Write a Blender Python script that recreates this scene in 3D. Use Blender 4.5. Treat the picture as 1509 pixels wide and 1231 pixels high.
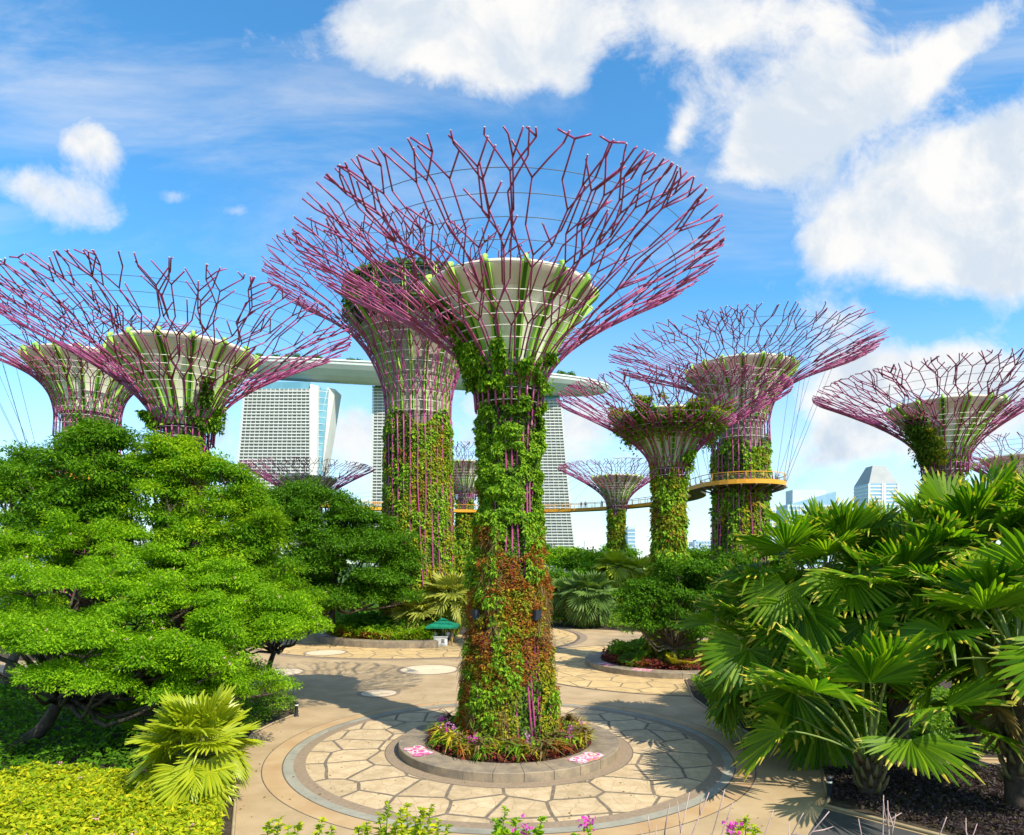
import bpy, math, random
import numpy as np
from mathutils import Vector, Matrix, Euler

for o in list(bpy.data.objects):
    bpy.data.objects.remove(o)
sc = bpy.context.scene
COL = sc.collection
R = math.radians
PI = math.pi

# ------------------------------------------------------------------ camera
FPX, HZ, CX, H = 973.0, 830.0, 754.5, 9.46
cd = bpy.data.cameras.new("camera")
cam = bpy.data.objects.new("camera", cd)
COL.objects.link(cam)
cam.location = (0, 0, H)
cam.rotation_euler = (R(90), 0, 0)
cd.sensor_width = 36
cd.lens = 36 * FPX / 1509
cd.shift_y = 214.5 / 1509
cd.clip_start = 0.1
cd.clip_end = 20000
sc.camera = cam

# ------------------------------------------------------------------ light
SUN_DIR = Vector((-0.72, 0.78, -1.02)).normalized()     # the way the light travels
sd = bpy.data.lights.new("sun", 'SUN')
sd.energy = 4.4
sd.angle = R(0.53)
sd.color = (1.0, 0.91, 0.74)
sun = bpy.data.objects.new("sun", sd)
COL.objects.link(sun)
sun.rotation_euler = SUN_DIR.to_track_quat('-Z', 'Y').to_euler()
sun.location = (40, -40, 80)
sc.view_settings.view_transform = 'Standard'
sc.view_settings.look = 'None'
sc.view_settings.gamma = 1
sc.view_settings.exposure = 0.72
sc.cycles.max_bounces = 6
sc.cycles.diffuse_bounces = 3
sc.cycles.glossy_bounces = 2
sc.cycles.transmission_bounces = 4
sc.cycles.transparent_max_bounces = 6
sc.cycles.use_denoising = True
sc.cycles.sample_clamp_indirect = 4
sc.cycles.caustics_reflective = False
sc.cycles.caustics_refractive = False


class NT:
    """small helper round a node tree"""
    def __init__(s, tree):
        s.t = tree
        s.n = tree.nodes
        s.n.clear()

    def node(s, kind, **kw):
        n = s.n.new(kind)
        for k, v in kw.items():
            setattr(n, k, v)
        return n

    def put(s, sock, v):
        if v is None:
            return
        if hasattr(v, 'is_output'):
            s.t.links.new(v, sock)
        else:
            if isinstance(v, (tuple, list)) and len(v) == 3 and len(sock.default_value) == 4:
                v = (*v, 1)
            sock.default_value = v

    def math(s, op, a, b=None, c=None, clamp=False):
        n = s.node('ShaderNodeMath', operation=op, use_clamp=clamp)
        s.put(n.inputs[0], a); s.put(n.inputs[1], b); s.put(n.inputs[2], c)
        return n.outputs[0]

    def smooth(s, x, a, b):
        n = s.node('ShaderNodeMapRange', interpolation_type='SMOOTHSTEP')
        s.put(n.inputs['Value'], x)
        n.inputs['From Min'].default_value = a
        n.inputs['From Max'].default_value = b
        return n.outputs[0]

    def mix(s, f, a, b, op='MIX'):
        n = s.node('ShaderNodeMix', data_type='RGBA', blend_type=op)
        s.put(n.inputs[0], f); s.put(n.inputs[6], a); s.put(n.inputs[7], b)
        return n.outputs[2]

    def noise(s, vec, scale, detail=4, rough=0.55, dist=0.0):
        n = s.node('ShaderNodeTexNoise')
        s.put(n.inputs['Vector'], vec)
        n.inputs['Scale'].default_value = scale
        n.inputs['Detail'].default_value = detail
        n.inputs['Roughness'].default_value = rough
        n.inputs['Distortion'].default_value = dist
        return n.outputs[0]

    def ramp(s, f, stops):
        n = s.node('ShaderNodeValToRGB')
        s.put(n.inputs[0], f)
        e = n.color_ramp.elements
        while len(e) < len(stops):
            e.new(0.5)
        for i, (p, c) in enumerate(stops):
            e[i].position = p
            e[i].color = (*c, 1)
        return n.outputs[0]


# ------------------------------------------------------------------ world: blue sky with cumulus
wd = bpy.data.worlds.new("World")
sc.world = wd
wd.use_nodes = True
w = NT(wd.node_tree)
sky = w.node('ShaderNodeTexSky', sky_type='NISHITA', sun_disc=False)
back = -SUN_DIR
sky.sun_elevation = math.asin(back.z)
sky.sun_rotation = math.atan2(back.x, back.y)
sky.air_density = 1.0
sky.dust_density = 0.4
sky.ozone_density = 3.0
tc = w.node('ShaderNodeTexCoord').outputs['Generated']
sep = w.node('ShaderNodeSeparateXYZ')
w.put(sep.inputs[0], tc)
X, Y, Z = sep.outputs
yy = w.math('MAXIMUM', Y, 0.02)
U = w.math('DIVIDE', X, yy)
V = w.math('DIVIDE', Z, yy)
comb = w.node('ShaderNodeCombineXYZ')
w.put(comb.inputs[0], U); w.put(comb.inputs[1], V)
uv = comb.outputs[0]
front = w.smooth(Y, 0.05, 0.35)


def blob(px, py, a, b, k=1.0, tilt=0.0):
    u0, v0 = (px - CX) / FPX, (HZ - py) / FPX
    a *= 1.18 / FPX; b *= 1.18 / FPX
    du, dv = w.math('SUBTRACT', U, u0), w.math('SUBTRACT', V, v0)
    c, s_ = math.cos(R(tilt)), math.sin(R(tilt))
    p = w.math('ADD', w.math('MULTIPLY', du, c / a), w.math('MULTIPLY', dv, s_ / a))
    q = w.math('ADD', w.math('MULTIPLY', du, -s_ / b), w.math('MULTIPLY', dv, c / b))
    r2 = w.math('ADD', w.math('MULTIPLY', p, p), w.math('MULTIPLY', q, q))
    g = w.math('POWER', 2.718, w.math('MULTIPLY', r2, -1.0))
    return w.math('MULTIPLY', g, k)


CLOUDS = [(560, 42, 62, 48, .95), (640, 70, 70, 40, .8), (740, 85, 62, 45, .9), (825, 60, 55, 52, .9), (700, 15, 110, 34, .75), (840, 118, 22, 18, .5), (930, 15, 90, 40, .6),
          (1030, 30, 80, 48, 0.72), (1215, 20, 80, 50, .8), (1225, 110, 62, 52, 1.0), (1150, 195, 66, 52, 1.05), (1110, 245, 48, 30, .7), (1290, 150, 70, 38, .9, 20), (1370, 85, 80, 40, .9, 30), (1440, 45, 50, 26, .6, 30),
          (1460, 215, 75, 42, 1.1, 15), (1380, 280, 90, 52, 1.1), (1270, 320, 62, 42, 1.0), (1215, 360, 36, 34, .8), (1480, 320, 90, 60, 1.0), (1350, 400, 80, 28, .6), (1490, 410, 70, 30, .6),
          (122, 205, 46, 26, .62), (150, 232, 26, 34, .42), (112, 302, 74, 30, 0.62, -15), (35, 268, 56, 20, .5, -10), (255, 290, 26, 12, .45), (345, 312, 30, 14, .5), (15, 180, 26, 18, .35),
          (1003, 190, 15, 36, 0.62, -25), (890, 350, 60, 26, .3), (1380, 330, 190, 130, .34), (1180, 90, 260, 110, .22), (660, 60, 200, 80, .2), (1330, 600, 260, 110, .35), (90, 250, 110, 80, .2),
          (1400, 540, 70, 32, 1.0), (1265, 570, 70, 40, 0.7), (1490, 610, 70, 40, .5), (1190, 690, 100, 30, .5), (1330, 650, 100, 24, .4), (1240, 610, 40, 50, .5),
          (535, 640, 75, 70, 0.72), (840, 640, 80, 60, 0.75), (880, 760, 120, 30, .4), (1250, 470, 50, 20, .3), (330, 650, 40, 60, .5), (700, 620, 60, 80, .5)]
acc = None
for c in CLOUDS:
    g = blob(*c)
    acc = g if acc is None else w.math('ADD', acc, g)
acc = w.math('ADD', acc, w.math('MULTIPLY', w.smooth(V, 0.40, 0.05), 0.20))
acc = w.math('MULTIPLY', w.math('MINIMUM', acc, 1.2), front)
n_big = w.noise(uv, 4.6, 10, 0.64, 0.35)
n_fine = w.noise(uv, 13.0, 9, 0.66, 0.5)
nn = w.math('ADD', w.math('MULTIPLY', w.math('SUBTRACT', n_big, 0.5), 2.1), w.math('MULTIPLY', w.math('SUBTRACT', n_fine, 0.5), 0.9))
rear = w.math('MULTIPLY', w.math('SUBTRACT', 1.0, front), w.noise(tc, 3.0, 6))
dens = w.math('ADD', w.math('ADD', acc, nn), rear)
cloud = w.smooth(dens, 0.20, 1.0)
mpw = w.node('ShaderNodeMapping'); mpw.inputs['Rotation'].default_value = (0, 0, R(-38)); mpw.inputs['Scale'].default_value = (1, 3.2, 1)
w.put(mpw.inputs['Vector'], uv)
veil = w.math('MULTIPLY', w.smooth(w.noise(mpw.outputs[0], 1.5, 8, .62, .6), .44, .82), 0.50)
low = w.math('MULTIPLY', w.smooth(V, 0.46, 0.0), 0.62)                  # haze of the lower sky
veil = w.math('MAXIMUM', w.math('ADD', veil, 0.02), low)
cover = w.math('MAXIMUM', w.math('MULTIPLY', cloud, 0.97), veil)
shade = w.smooth(w.math('ADD', w.noise(uv, 5.5, 9, .62, .3), w.math('MULTIPLY', w.math('SUBTRACT', cloud, 0.8), -0.16)), 0.33, 0.56)
ccol = w.mix(shade, (0.70, 0.78, 0.87), (1.0, 0.985, 0.955))
ccol = w.mix(w.smooth(V, 0.30, 0.06), ccol, w.mix(shade, (0.56, 0.66, 0.79), (0.90, 0.93, 0.95)))
hsv = w.node('ShaderNodeHueSaturation')
hsv.inputs['Saturation'].default_value = 1.18
w.put(hsv.inputs['Color'], w.mix(1.0, sky.outputs[0], (0.88, 1.12, 1.14), 'MULTIPLY'))
bg1 = w.node('ShaderNodeBackground'); w.put(bg1.inputs[0], hsv.outputs[0]); bg1.inputs[1].default_value = 0.15
bg2 = w.node('ShaderNodeBackground'); w.put(bg2.inputs[0], ccol); bg2.inputs[1].default_value = 0.62
ms = w.node('ShaderNodeMixShader')
w.put(ms.inputs[0], cover); w.put(ms.inputs[1], bg1.outputs[0]); w.put(ms.inputs[2], bg2.outputs[0])
wo = w.node('ShaderNodeOutputWorld')
w.put(wo.inputs[0], ms.outputs[0])
wd.cycles.sampling_method = 'MANUAL'
wd.cycles.sample_map_resolution = 512

# ------------------------------------------------------------------ helpers
def at(px, py, d):
    """point seen at photograph position (px, py), d metres away along the view"""
    return Vector(((px - CX) / FPX * d, d, H + (HZ - py) / FPX * d))


def gnd(px, py):
    d = H * FPX / (py - HZ)
    return Vector(((px - CX) / FPX * d, d, 0))


def fr(x):
    return x - np.floor(x)


def hash3(i, j, k, seed):
    return fr(np.sin(i * 127.1 + j * 311.7 + k * 74.7 + seed * 53.3) * 43758.5453)


def vnoise(p, seed=0):
    p = np.asarray(p, float)
    f = np.floor(p); t = p - f
    t = t * t * (3 - 2 * t)
    i, j, k = f[:, 0], f[:, 1], f[:, 2]
    out = 0
    for a in (0, 1):
        for b in (0, 1):
            for c in (0, 1):
                wgt = (t[:, 0] if a else 1 - t[:, 0]) * (t[:, 1] if b else 1 - t[:, 1]) * (t[:, 2] if c else 1 - t[:, 2])
                out = out + wgt * hash3(i + a, j + b, k + c, seed)
    return out


def unit(v):
    return v / np.maximum(np.linalg.norm(v, axis=-1, keepdims=True), 1e-9)


class MB:
    """collects faces and becomes ONE mesh"""
    def __init__(s):
        s.v = []; s.nv = 0; s.f = []      # f: (array n x k, mat, smooth)

    def add(s, v, f, mat=0, smooth=False):
        v = np.asarray(v, float).reshape(-1, 3)
        f = np.asarray(f, int)
        s.v.append(v)
        if f.ndim == 1:
            f = f[None, :]
        s.f.append((f + s.nv, mat, smooth))
        s.nv += len(v)

    def box(s, c, size, mat=0, rz=0.0):
        x, y, z = [k / 2 for k in size]
        v = np.array([(-x, -y, -z), (x, -y, -z), (x, y, -z), (-x, y, -z), (-x, -y, z), (x, -y, z), (x, y, z), (-x, y, z)])
        if rz:
            ca, sa = math.cos(rz), math.sin(rz)
            v = np.stack([v[:, 0] * ca - v[:, 1] * sa, v[:, 0] * sa + v[:, 1] * ca, v[:, 2]], 1)
        s.add(v + np.array(c), [(0, 3, 2, 1), (4, 5, 6, 7), (0, 1, 5, 4), (1, 2, 6, 5), (2, 3, 7, 6), (3, 0, 4, 7)], mat)

    def hexa(s, p, mat=0):
        """8 corners: bottom ring then top ring"""
        s.add(p, [(0, 3, 2, 1), (4, 5, 6, 7), (0, 1, 5, 4), (1, 2, 6, 5), (2, 3, 7, 6), (3, 0, 4, 7)], mat)

    def tube(s, pts, rad, n=6, mat=0, capmat=None, smooth=True, cap0=True):
        P = np.asarray(pts, float)
        m = len(P)
        rad = np.broadcast_to(np.asarray(rad, float), (m,))
        T = np.zeros_like(P)
        T[1:-1] = unit(P[2:] - P[:-2]); T[0] = unit(P[1] - P[0]); T[-1] = unit(P[-1] - P[-2])
        ref = np.array((0.31, 0.17, 0.93)) if abs(T[0] @ np.array((0.31, 0.17, 0.93))) < 0.9 else np.array((1, 0, 0))
        A = np.zeros_like(P)
        a = unit(ref - T[0] * (ref @ T[0]))
        for i in range(m):
            a = unit(a - T[i] * (a @ T[i])); A[i] = a
        B = np.cross(T, A)
        ang = np.arange(n) * 2 * PI / n
        v = P[:, None, :] + rad[:, None, None] * (np.cos(ang)[None, :, None] * A[:, None, :] + np.sin(ang)[None, :, None] * B[:, None, :])
        i = np.arange(m - 1)[:, None]; j = np.arange(n)[None, :]
        q = np.stack([i * n + j, i * n + (j + 1) % n, (i + 1) * n + (j + 1) % n, (i + 1) * n + j], -1).reshape(-1, 4)
        base = s.nv
        s.add(v.reshape(-1, 3), q, mat, smooth)
        cm = mat if capmat is None else capmat
        if cap0:
            s.f.append((base + np.arange(n)[::-1][None, :], mat, False))
        s.f.append((base + (m - 1) * n + np.arange(n)[None, :], cm, False))

    def lathe(s, prof, n=48, mat=0, a0=0, a1=2 * PI, smooth=True, c=(0, 0, 0)):
        prof = np.asarray(prof, float)
        full = abs(a1 - a0 - 2 * PI) < 1e-6
        na = n if full else n + 1
        ang = a0 + (a1 - a0) * np.arange(na) / n
        v = np.stack([prof[:, 0][:, None] * np.cos(ang), prof[:, 0][:, None] * np.sin(ang), np.repeat(prof[:, 1][:, None], na, 1)], -1)
        i = np.arange(len(prof) - 1)[:, None]; j = np.arange(n)[None, :]
        q = np.stack([i * na + j, i * na + (j + 1) % na, (i + 1) * na + (j + 1) % na, (i + 1) * na + j], -1).reshape(-1, 4)
        s.add(v.reshape(-1, 3) + np.array(c), q, mat, smooth)

    def poly(s, pts, mat=0):
        s.add(pts, list(range(len(pts))), mat)

    def leaves(s, pos, dr, nr, L, W, kind='leaf', mat=0, bend=0.15):
        """many loose leaves: position of the stalk end, direction, face normal, length, width"""
        pos = np.asarray(pos, float); n = len(pos)
        if n == 0:
            return
        dr = unit(np.asarray(dr, float)); nr = np.asarray(nr, float)
        sd_ = unit(np.cross(dr, nr)); nr = np.cross(sd_, dr)
        L = np.broadcast_to(np.asarray(L, float), (n,)); W = np.broadcast_to(np.asarray(W, float), (n,))
        if kind == 'quad':
            t = np.array([(0, 0, 0), (.45, .5, 0), (1, 0, -bend), (.45, -.5, 0)]); f = np.array([(0, 1, 2, 3)])
        elif kind == 'leaf':
            t = np.array([(0, 0, 0), (.4, .5, .12), (1, 0, -bend), (.4, -.5, .12), (.45, 0, -.02)])
            f = np.array([(0, 4, 2, 1), (0, 3, 2, 4)])
        elif kind == 'blade':
            t = np.array([(0, .3, 0), (0, -.3, 0), (.4, .5, .12), (.4, -.5, .12), (.75, .35, 0.02), (.75, -.35, 0.02), (1, 0.05, -bend), (1, -.05, -bend)])
            f = np.array([(0, 1, 3, 2), (2, 3, 5, 4), (4, 5, 7, 6)])
        elif kind == 'arch':
            t = np.array([(0, .35, 0), (0, -.35, 0), (.35, .5, .28), (.35, -.5, .28), (.7, .4, .3), (.7, -.4, .3), (1, .04, .3 - bend * 2), (1, -.04, .3 - bend * 2)])
            f = np.array([(0, 1, 3, 2), (2, 3, 5, 4), (4, 5, 7, 6)])
        k = len(t)
        v = (pos[:, None, :] + (t[:, 0][None, :, None] * L[:, None, None]) * dr[:, None, :]
             + (t[:, 1][None, :, None] * W[:, None, None]) * sd_[:, None, :] + (t[:, 2][None, :, None] * L[:, None, None]) * nr[:, None, :])
        ff = (np.arange(n)[:, None, None] * k + f[None]).reshape(-1, f.shape[1])
        s.add(v.reshape(-1, 3), ff, mat)

    def mesh(s, name, mats):
        me = bpy.data.meshes.new(name)
        v = np.concatenate(s.v).astype(np.float32)
        me.vertices.add(len(v))
        me.vertices.foreach_set('co', v.ravel())
        loops = np.concatenate([f.ravel() for f, m, sm in s.f]).astype(np.int32)
        tot = np.concatenate([np.full(len(f), f.shape[1]) for f, m, sm in s.f]).astype(np.int32)
        mi = np.concatenate([np.full(len(f), m) for f, m, sm in s.f]).astype(np.int32)
        smo = np.concatenate([np.full(len(f), sm) for f, m, sm in s.f])
        me.loops.add(len(loops))
        me.loops.foreach_set('vertex_index', loops)
        me.polygons.add(len(tot))
        me.polygons.foreach_set('loop_start', np.concatenate([[0], np.cumsum(tot)[:-1]]).astype(np.int32))
        me.polygons.foreach_set('loop_total', tot)
        me.polygons.foreach_set('material_index', mi)
        me.polygons.foreach_set('use_smooth', smo.astype(bool))
        for m in (mats if isinstance(mats, (list, tuple)) else [mats]):
            me.materials.append(m)
        me.update(calc_edges=True)
        me.validate()
        return me

    def build(s, name, mats, parent=None, loc=None):
        return put(name, s.mesh(name, mats), parent, loc)


def put(name, me, parent=None, loc=None, rz=0.0):
    o = bpy.data.objects.new(name, me)
    COL.objects.link(o)
    if parent is not None:
        o.parent = parent
    if loc is not None:
        o.location = loc
    if rz:
        o.rotation_euler = (0, 0, rz)
    return o


def thing(name, label, cat, loc=(0, 0, 0), rz=0.0, group=None):
    o = bpy.data.objects.new(name, None)
    COL.objects.link(o)
    o.location = loc
    o.rotation_euler = (0, 0, rz)
    o.empty_display_size = 0.2
    return tag(o, label, cat, group)


def tag(o, label=None, cat=None, group=None, kind=None):
    for k, v in (('label', label), ('category', cat), ('group', group), ('kind', kind)):
        if v:
            o[k] = v
    return o


def copy_thing(o, loc, rz=0.0, label=None, scale=None, parent=None):
    c = o.copy()
    COL.objects.link(c)
    if parent is None:
        c.location = loc
        c.rotation_euler = (0, 0, rz)
        if scale:
            c.scale = (scale,) * 3
        if label:
            c['label'] = label
    else:
        c.parent = parent
    for ch in [k for k in o.children]:
        copy_thing(ch, None, parent=c)
    return c


def curve(pts, n=40):
    """smooth (Catmull-Rom) polyline through pts"""
    P = np.asarray(pts, float)
    P = np.vstack([2 * P[0] - P[1], P, 2 * P[-1] - P[-2]])
    m = len(P) - 3
    out = []
    for q in np.linspace(0, m - 1e-6, n):
        i = int(q); t = q - i
        a, b, c, d = P[i:i + 4]
        out.append(0.5 * (2 * b + (c - a) * t + (2 * a - 5 * b + 4 * c - d) * t * t + (3 * b - a - 3 * c + d) * t ** 3))
    return np.array(out)


# ------------------------------------------------------------------ materials
def lin(h):
    h = h.lstrip('#')
    c = [int(h[i:i + 2], 16) / 255 for i in (0, 2, 4)]
    return tuple(k / 12.92 if k <= .04045 else ((k + .055) / 1.055) ** 2.4 for k in c)


def mat(name, col, rough=0.6, col2=None, scale=3.0, metal=0.0, bump=0.0, bscale=20.0, spec=0.4, stain=None, detail=5, streak=None):
    m = bpy.data.materials.new(name)
    m.use_nodes = True
    t = NT(m.node_tree)
    b = t.node('ShaderNodeBsdfPrincipled')
    o = t.node('ShaderNodeOutputMaterial')
    t.put(o.inputs[0], b.outputs[0])
    co = t.node('ShaderNodeTexCoord').outputs['Object']
    c = col
    if col2:
        c = t.mix(t.smooth(t.noise(co, scale, detail, .6), .33, .67), col, col2)
    if streak:
        mp = t.node('ShaderNodeMapping'); mp.inputs['Scale'].default_value = (1, 1, .10)
        t.put(mp.inputs['Vector'], co)
        c = t.mix(t.math('MULTIPLY', t.smooth(t.noise(mp.outputs[0], 3.5, 5, .7), .50, .72), .32), c, streak)
    if stain:
        c = t.mix(t.math('MULTIPLY', t.smooth(t.noise(co, scale * .23, 4, .6, .6), .5, .75), 0.6), c, stain)
    t.put(b.inputs['Base Color'], c)
    b.inputs['Roughness'].default_value = rough
    b.inputs['Metallic'].default_value = metal
    b.inputs['Specular IOR Level'].default_value = spec
    if bump:
        bn = t.node('ShaderNodeBump')
        bn.inputs['Strength'].default_value = bump
        bn.inputs['Distance'].default_value = 0.05
        t.put(bn.inputs['Height'], t.noise(co, bscale, 5))
        t.put(b.inputs['Normal'], bn.outputs[0])
    return m


def leaf_mat(name, stops, trans=0.35, rough=0.58, patch=None, pscale=0.5, tcol=None, spec=0.16, vary=0.0):
    """foliage: colour varies from leaf to leaf and slowly across the plant"""
    m = bpy.data.materials.new(name)
    m.use_nodes = True
    t = NT(m.node_tree)
    b = t.node('ShaderNodeBsdfPrincipled')
    o = t.node('ShaderNodeOutputMaterial')
    g = t.node('ShaderNodeNewGeometry')
    warm = lambda k: (k[0] * 1.55, k[1] * 1.12, k[2] * .8) if k[1] > k[0] else k
    stops = [warm(k) for k in stops]
    n = len(stops)
    c = t.ramp(g.outputs['Random Per Island'], [((i + 0.5) / n, s) for i, s in enumerate(stops)])
    if patch:
        co = t.node('ShaderNodeTexCoord').outputs['Object']
        c = t.mix(t.math('MULTIPLY', t.smooth(t.noise(co, pscale, 3), .42, .66), .75), c, patch)
    if vary:                                             # random fronds yellower and brighter: sunlit contrast put into the colour
        oi = t.node('ShaderNodeObjectInfo')
        c = t.mix(t.math('MULTIPLY', t.smooth(oi.outputs['Random'], .35, 1.0), vary), c, (0.20, 0.33, 0.012))
    t.put(b.inputs['Base Color'], c)
    b.inputs['Roughness'].default_value = rough
    b.inputs['Specular IOR Level'].default_value = spec
    tr = t.node('ShaderNodeBsdfTranslucent')
    tm = t.mix(1.0, c, tcol or (1.0, 1.0, 0.45), 'MULTIPLY')
    hs = t.node('ShaderNodeHueSaturation')
    hs.inputs['Value'].default_value = 1.7
    t.put(hs.inputs['Color'], tm)
    t.put(tr.inputs['Color'], hs.outputs[0])
    ms = t.node('ShaderNodeMixShader')
    ms.inputs[0].default_value = trans
    t.put(ms.inputs[1], b.outputs[0]); t.put(ms.inputs[2], tr.outputs[0])
    t.put(o.inputs[0], ms.outputs[0])
    return m


M = {}
M['steel'] = mat('plum_painted_steel', (0.29, 0.040, 0.15), 0.42, (0.34, 0.055, 0.18), 1.2, spec=0.5)
M['cap'] = mat('pale_cap', (0.28, 0.36, 0.34), 0.5)
M['hoop'] = mat('galvanised_hoop', (0.62, 0.62, 0.55), 0.45, metal=0.2)
M['wire'] = mat('steel_wire', (0.10, 0.12, 0.16), 0.5)
M['bowl'] = mat('cream_panel', (0.86, 0.88, 0.78), 0.5, (0.82, 0.83, 0.73), 0.8, stain=(0.62, 0.60, 0.50), streak=(0.42, 0.40, 0.32))
M['rim'] = mat('tan_rim_panel', (0.72, 0.66, 0.54), 0.55, (0.68, 0.62, 0.50), 1.0)
M['rib'] = mat('lime_painted_rib', (0.36, 0.62, 0.10), 0.4, (0.30, 0.56, 0.08), 1.0)
M['web'] = mat('dark_lime_web', (0.06, 0.22, 0.02), 0.5)
M['core'] = mat('concrete_core', (0.20, 0.17, 0.13), 0.85, (0.10, 0.09, 0.06), 1.5, bump=.3)
M['neck'] = mat('woven_neck', (0.42, 0.38, 0.31), 0.8, (0.22, 0.20, 0.17), 2.5, bump=.4, bscale=30)
M['glassd'] = mat('dark_glass', (0.02, 0.035, 0.05), 0.12, (0.05, 0.07, 0.10), 0.3, spec=.8)
M['podframe'] = mat('pod_frame', (0.10, 0.11, 0.06), 0.5, (0.14, 0.14, 0.08), 1)
M['bark'] = mat('bark', (0.075, 0.055, 0.038), 0.9, (0.14, 0.11, 0.08), 4, bump=.6, bscale=14)
M['darkbark'] = mat('dark_bark', (0.035, 0.027, 0.02), 0.9, (0.07, 0.055, 0.04), 4, bump=.6, bscale=14)
M['soil'] = mat('soil', (0.035, 0.025, 0.017), 0.95, (0.07, 0.05, 0.035), 3, bump=.6, bscale=12)

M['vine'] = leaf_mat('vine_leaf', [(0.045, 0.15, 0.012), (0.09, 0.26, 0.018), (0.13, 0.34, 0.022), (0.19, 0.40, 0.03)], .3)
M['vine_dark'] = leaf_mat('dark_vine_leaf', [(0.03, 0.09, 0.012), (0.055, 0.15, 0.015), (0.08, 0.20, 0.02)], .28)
M['vine_gold'] = leaf_mat('golden_vine_leaf', [(0.14, 0.22, 0.015), (0.22, 0.30, 0.02), (0.30, 0.31, 0.025), (0.10, 0.20, 0.015)], .3, patch=(0.12, 0.20, 0.015), pscale=.6)
M['rust'] = leaf_mat('rust_bromeliad_leaf', [(0.20, 0.05, 0.012), (0.34, 0.10, 0.018), (0.44, 0.18, 0.025), (0.18, 0.14, 0.02), (0.26, 0.04, 0.02), (0.30, .22, .03)], .3, tcol=(1, .7, .4))
M['dry'] = leaf_mat('dry_grass_leaf', [(0.20, 0.15, 0.06), (0.28, 0.21, 0.09), (0.13, 0.13, 0.04), (0.18, 0.10, 0.04)], .25, tcol=(1, .85, .5))
M['rain'] = leaf_mat('feathery_green_leaf', [(0.07, 0.22, 0.006), (0.11, 0.31, 0.010), (0.16, 0.40, 0.012), (0.21, 0.46, 0.015)], .42, patch=(0.11, 0.26, 0.006), pscale=.75)
M['mid'] = leaf_mat('mid_green_leaf', [(0.042, 0.15, 0.008), (0.068, 0.21, 0.010), (0.10, 0.28, 0.012)], .38, patch=(0.055, 0.165, 0.008), pscale=.7)
M['lime'] = leaf_mat('yellow_green_leaf', [(0.09, 0.26, 0.010), (0.15, 0.36, 0.012), (0.23, 0.42, 0.015)], .42, patch=(0.08, .24, .01), pscale=.4)
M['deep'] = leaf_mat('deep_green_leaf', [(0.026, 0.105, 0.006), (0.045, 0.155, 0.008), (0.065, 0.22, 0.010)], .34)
M['hedge'] = leaf_mat('hedge_leaf', [(0.16, 0.30, 0.010), (0.25, 0.40, 0.014), (0.36, 0.46, 0.02), (0.12, .26, .01)], .34)
M['palm'] = leaf_mat('fan_palm_blade', [(0.032, 0.13, 0.006), (0.055, 0.18, 0.008), (0.085, 0.24, 0.010), (0.125, 0.29, 0.012)], .48, rough=.42, spec=.22, vary=.55)
M['palmy'] = leaf_mat('yellow_fan_palm_blade', [(0.20, 0.34, 0.016), (0.26, 0.40, 0.02), (0.16, 0.30, 0.015)], .30, rough=.38, spec=.5)
M['palmb'] = leaf_mat('blue_fan_palm_blade', [(0.07, 0.17, 0.05), (0.10, 0.22, 0.07), (0.05, 0.13, 0.04)], .25, rough=.42)
M['palml'] = leaf_mat('pale_fan_palm_blade', [(0.18, 0.28, 0.06), (0.26, 0.36, 0.09), (0.13, 0.22, 0.04)], .3, rough=.42)
M['tip'] = leaf_mat('dry_leaf_tip', [(0.34, 0.40, 0.04), (0.44, 0.42, 0.08), (0.26, 0.36, 0.03)], .3)
M['stalk'] = mat('green_stalk', (0.10, 0.17, 0.03), 0.5, (0.16, 0.22, 0.05), 2)
M['pink'] = leaf_mat('magenta_petal', [(0.62, 0.05, 0.38), (0.72, 0.10, 0.48), (0.55, 0.08, 0.42)], .3, tcol=(1, .6, 1))
M['lilac'] = leaf_mat('lilac_petal', [(0.52, 0.22, 0.60), (0.66, 0.20, 0.50), (0.70, .35, .60)], .3, tcol=(1, .7, 1))
M['palepink'] = leaf_mat('pale_pink_petal', [(0.72, 0.42, 0.40), (0.68, 0.36, 0.42)], .3, tcol=(1, .8, .8))
M['burgundy'] = leaf_mat('burgundy_leaf', [(0.16, 0.025, 0.03), (0.24, 0.04, 0.035), (0.10, 0.02, 0.02), (0.20, 0.09, 0.03)], .25, tcol=(1, .5, .5))
M['purpleleaf'] = leaf_mat('purple_ground_leaf', [(0.03, 0.02, 0.025), (0.05, 0.035, 0.04), (0.09, 0.07, 0.08), (0.03, 0.035, 0.015)], .2, tcol=(1, .7, .8))
M['yellowleaf'] = leaf_mat('yellow_rosette_leaf', [(0.45, 0.42, 0.03), (0.34, 0.38, 0.03), (0.24, 0.34, 0.03)], .3)
M['cover'] = leaf_mat('ground_cover_leaf', [(0.05, 0.17, 0.012), (0.08, 0.24, 0.016), (0.14, 0.30, 0.03)], .3)
M['twig'] = mat('pale_twig', (0.50, 0.36, 0.34), 0.8, (0.34, 0.24, 0.22), 6)
M['wallstone'] = mat('granite_wall', (0.31, 0.245, 0.165), 0.7, (0.20, 0.165, 0.125), 1.6, bump=.2, bscale=40, stain=(0.12, 0.095, 0.07), streak=(0.11, 0.09, 0.07))
M['white'] = mat('white_panel', (0.78, 0.79, 0.78), 0.5, (0.70, 0.71, 0.71), 0.1)

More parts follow.
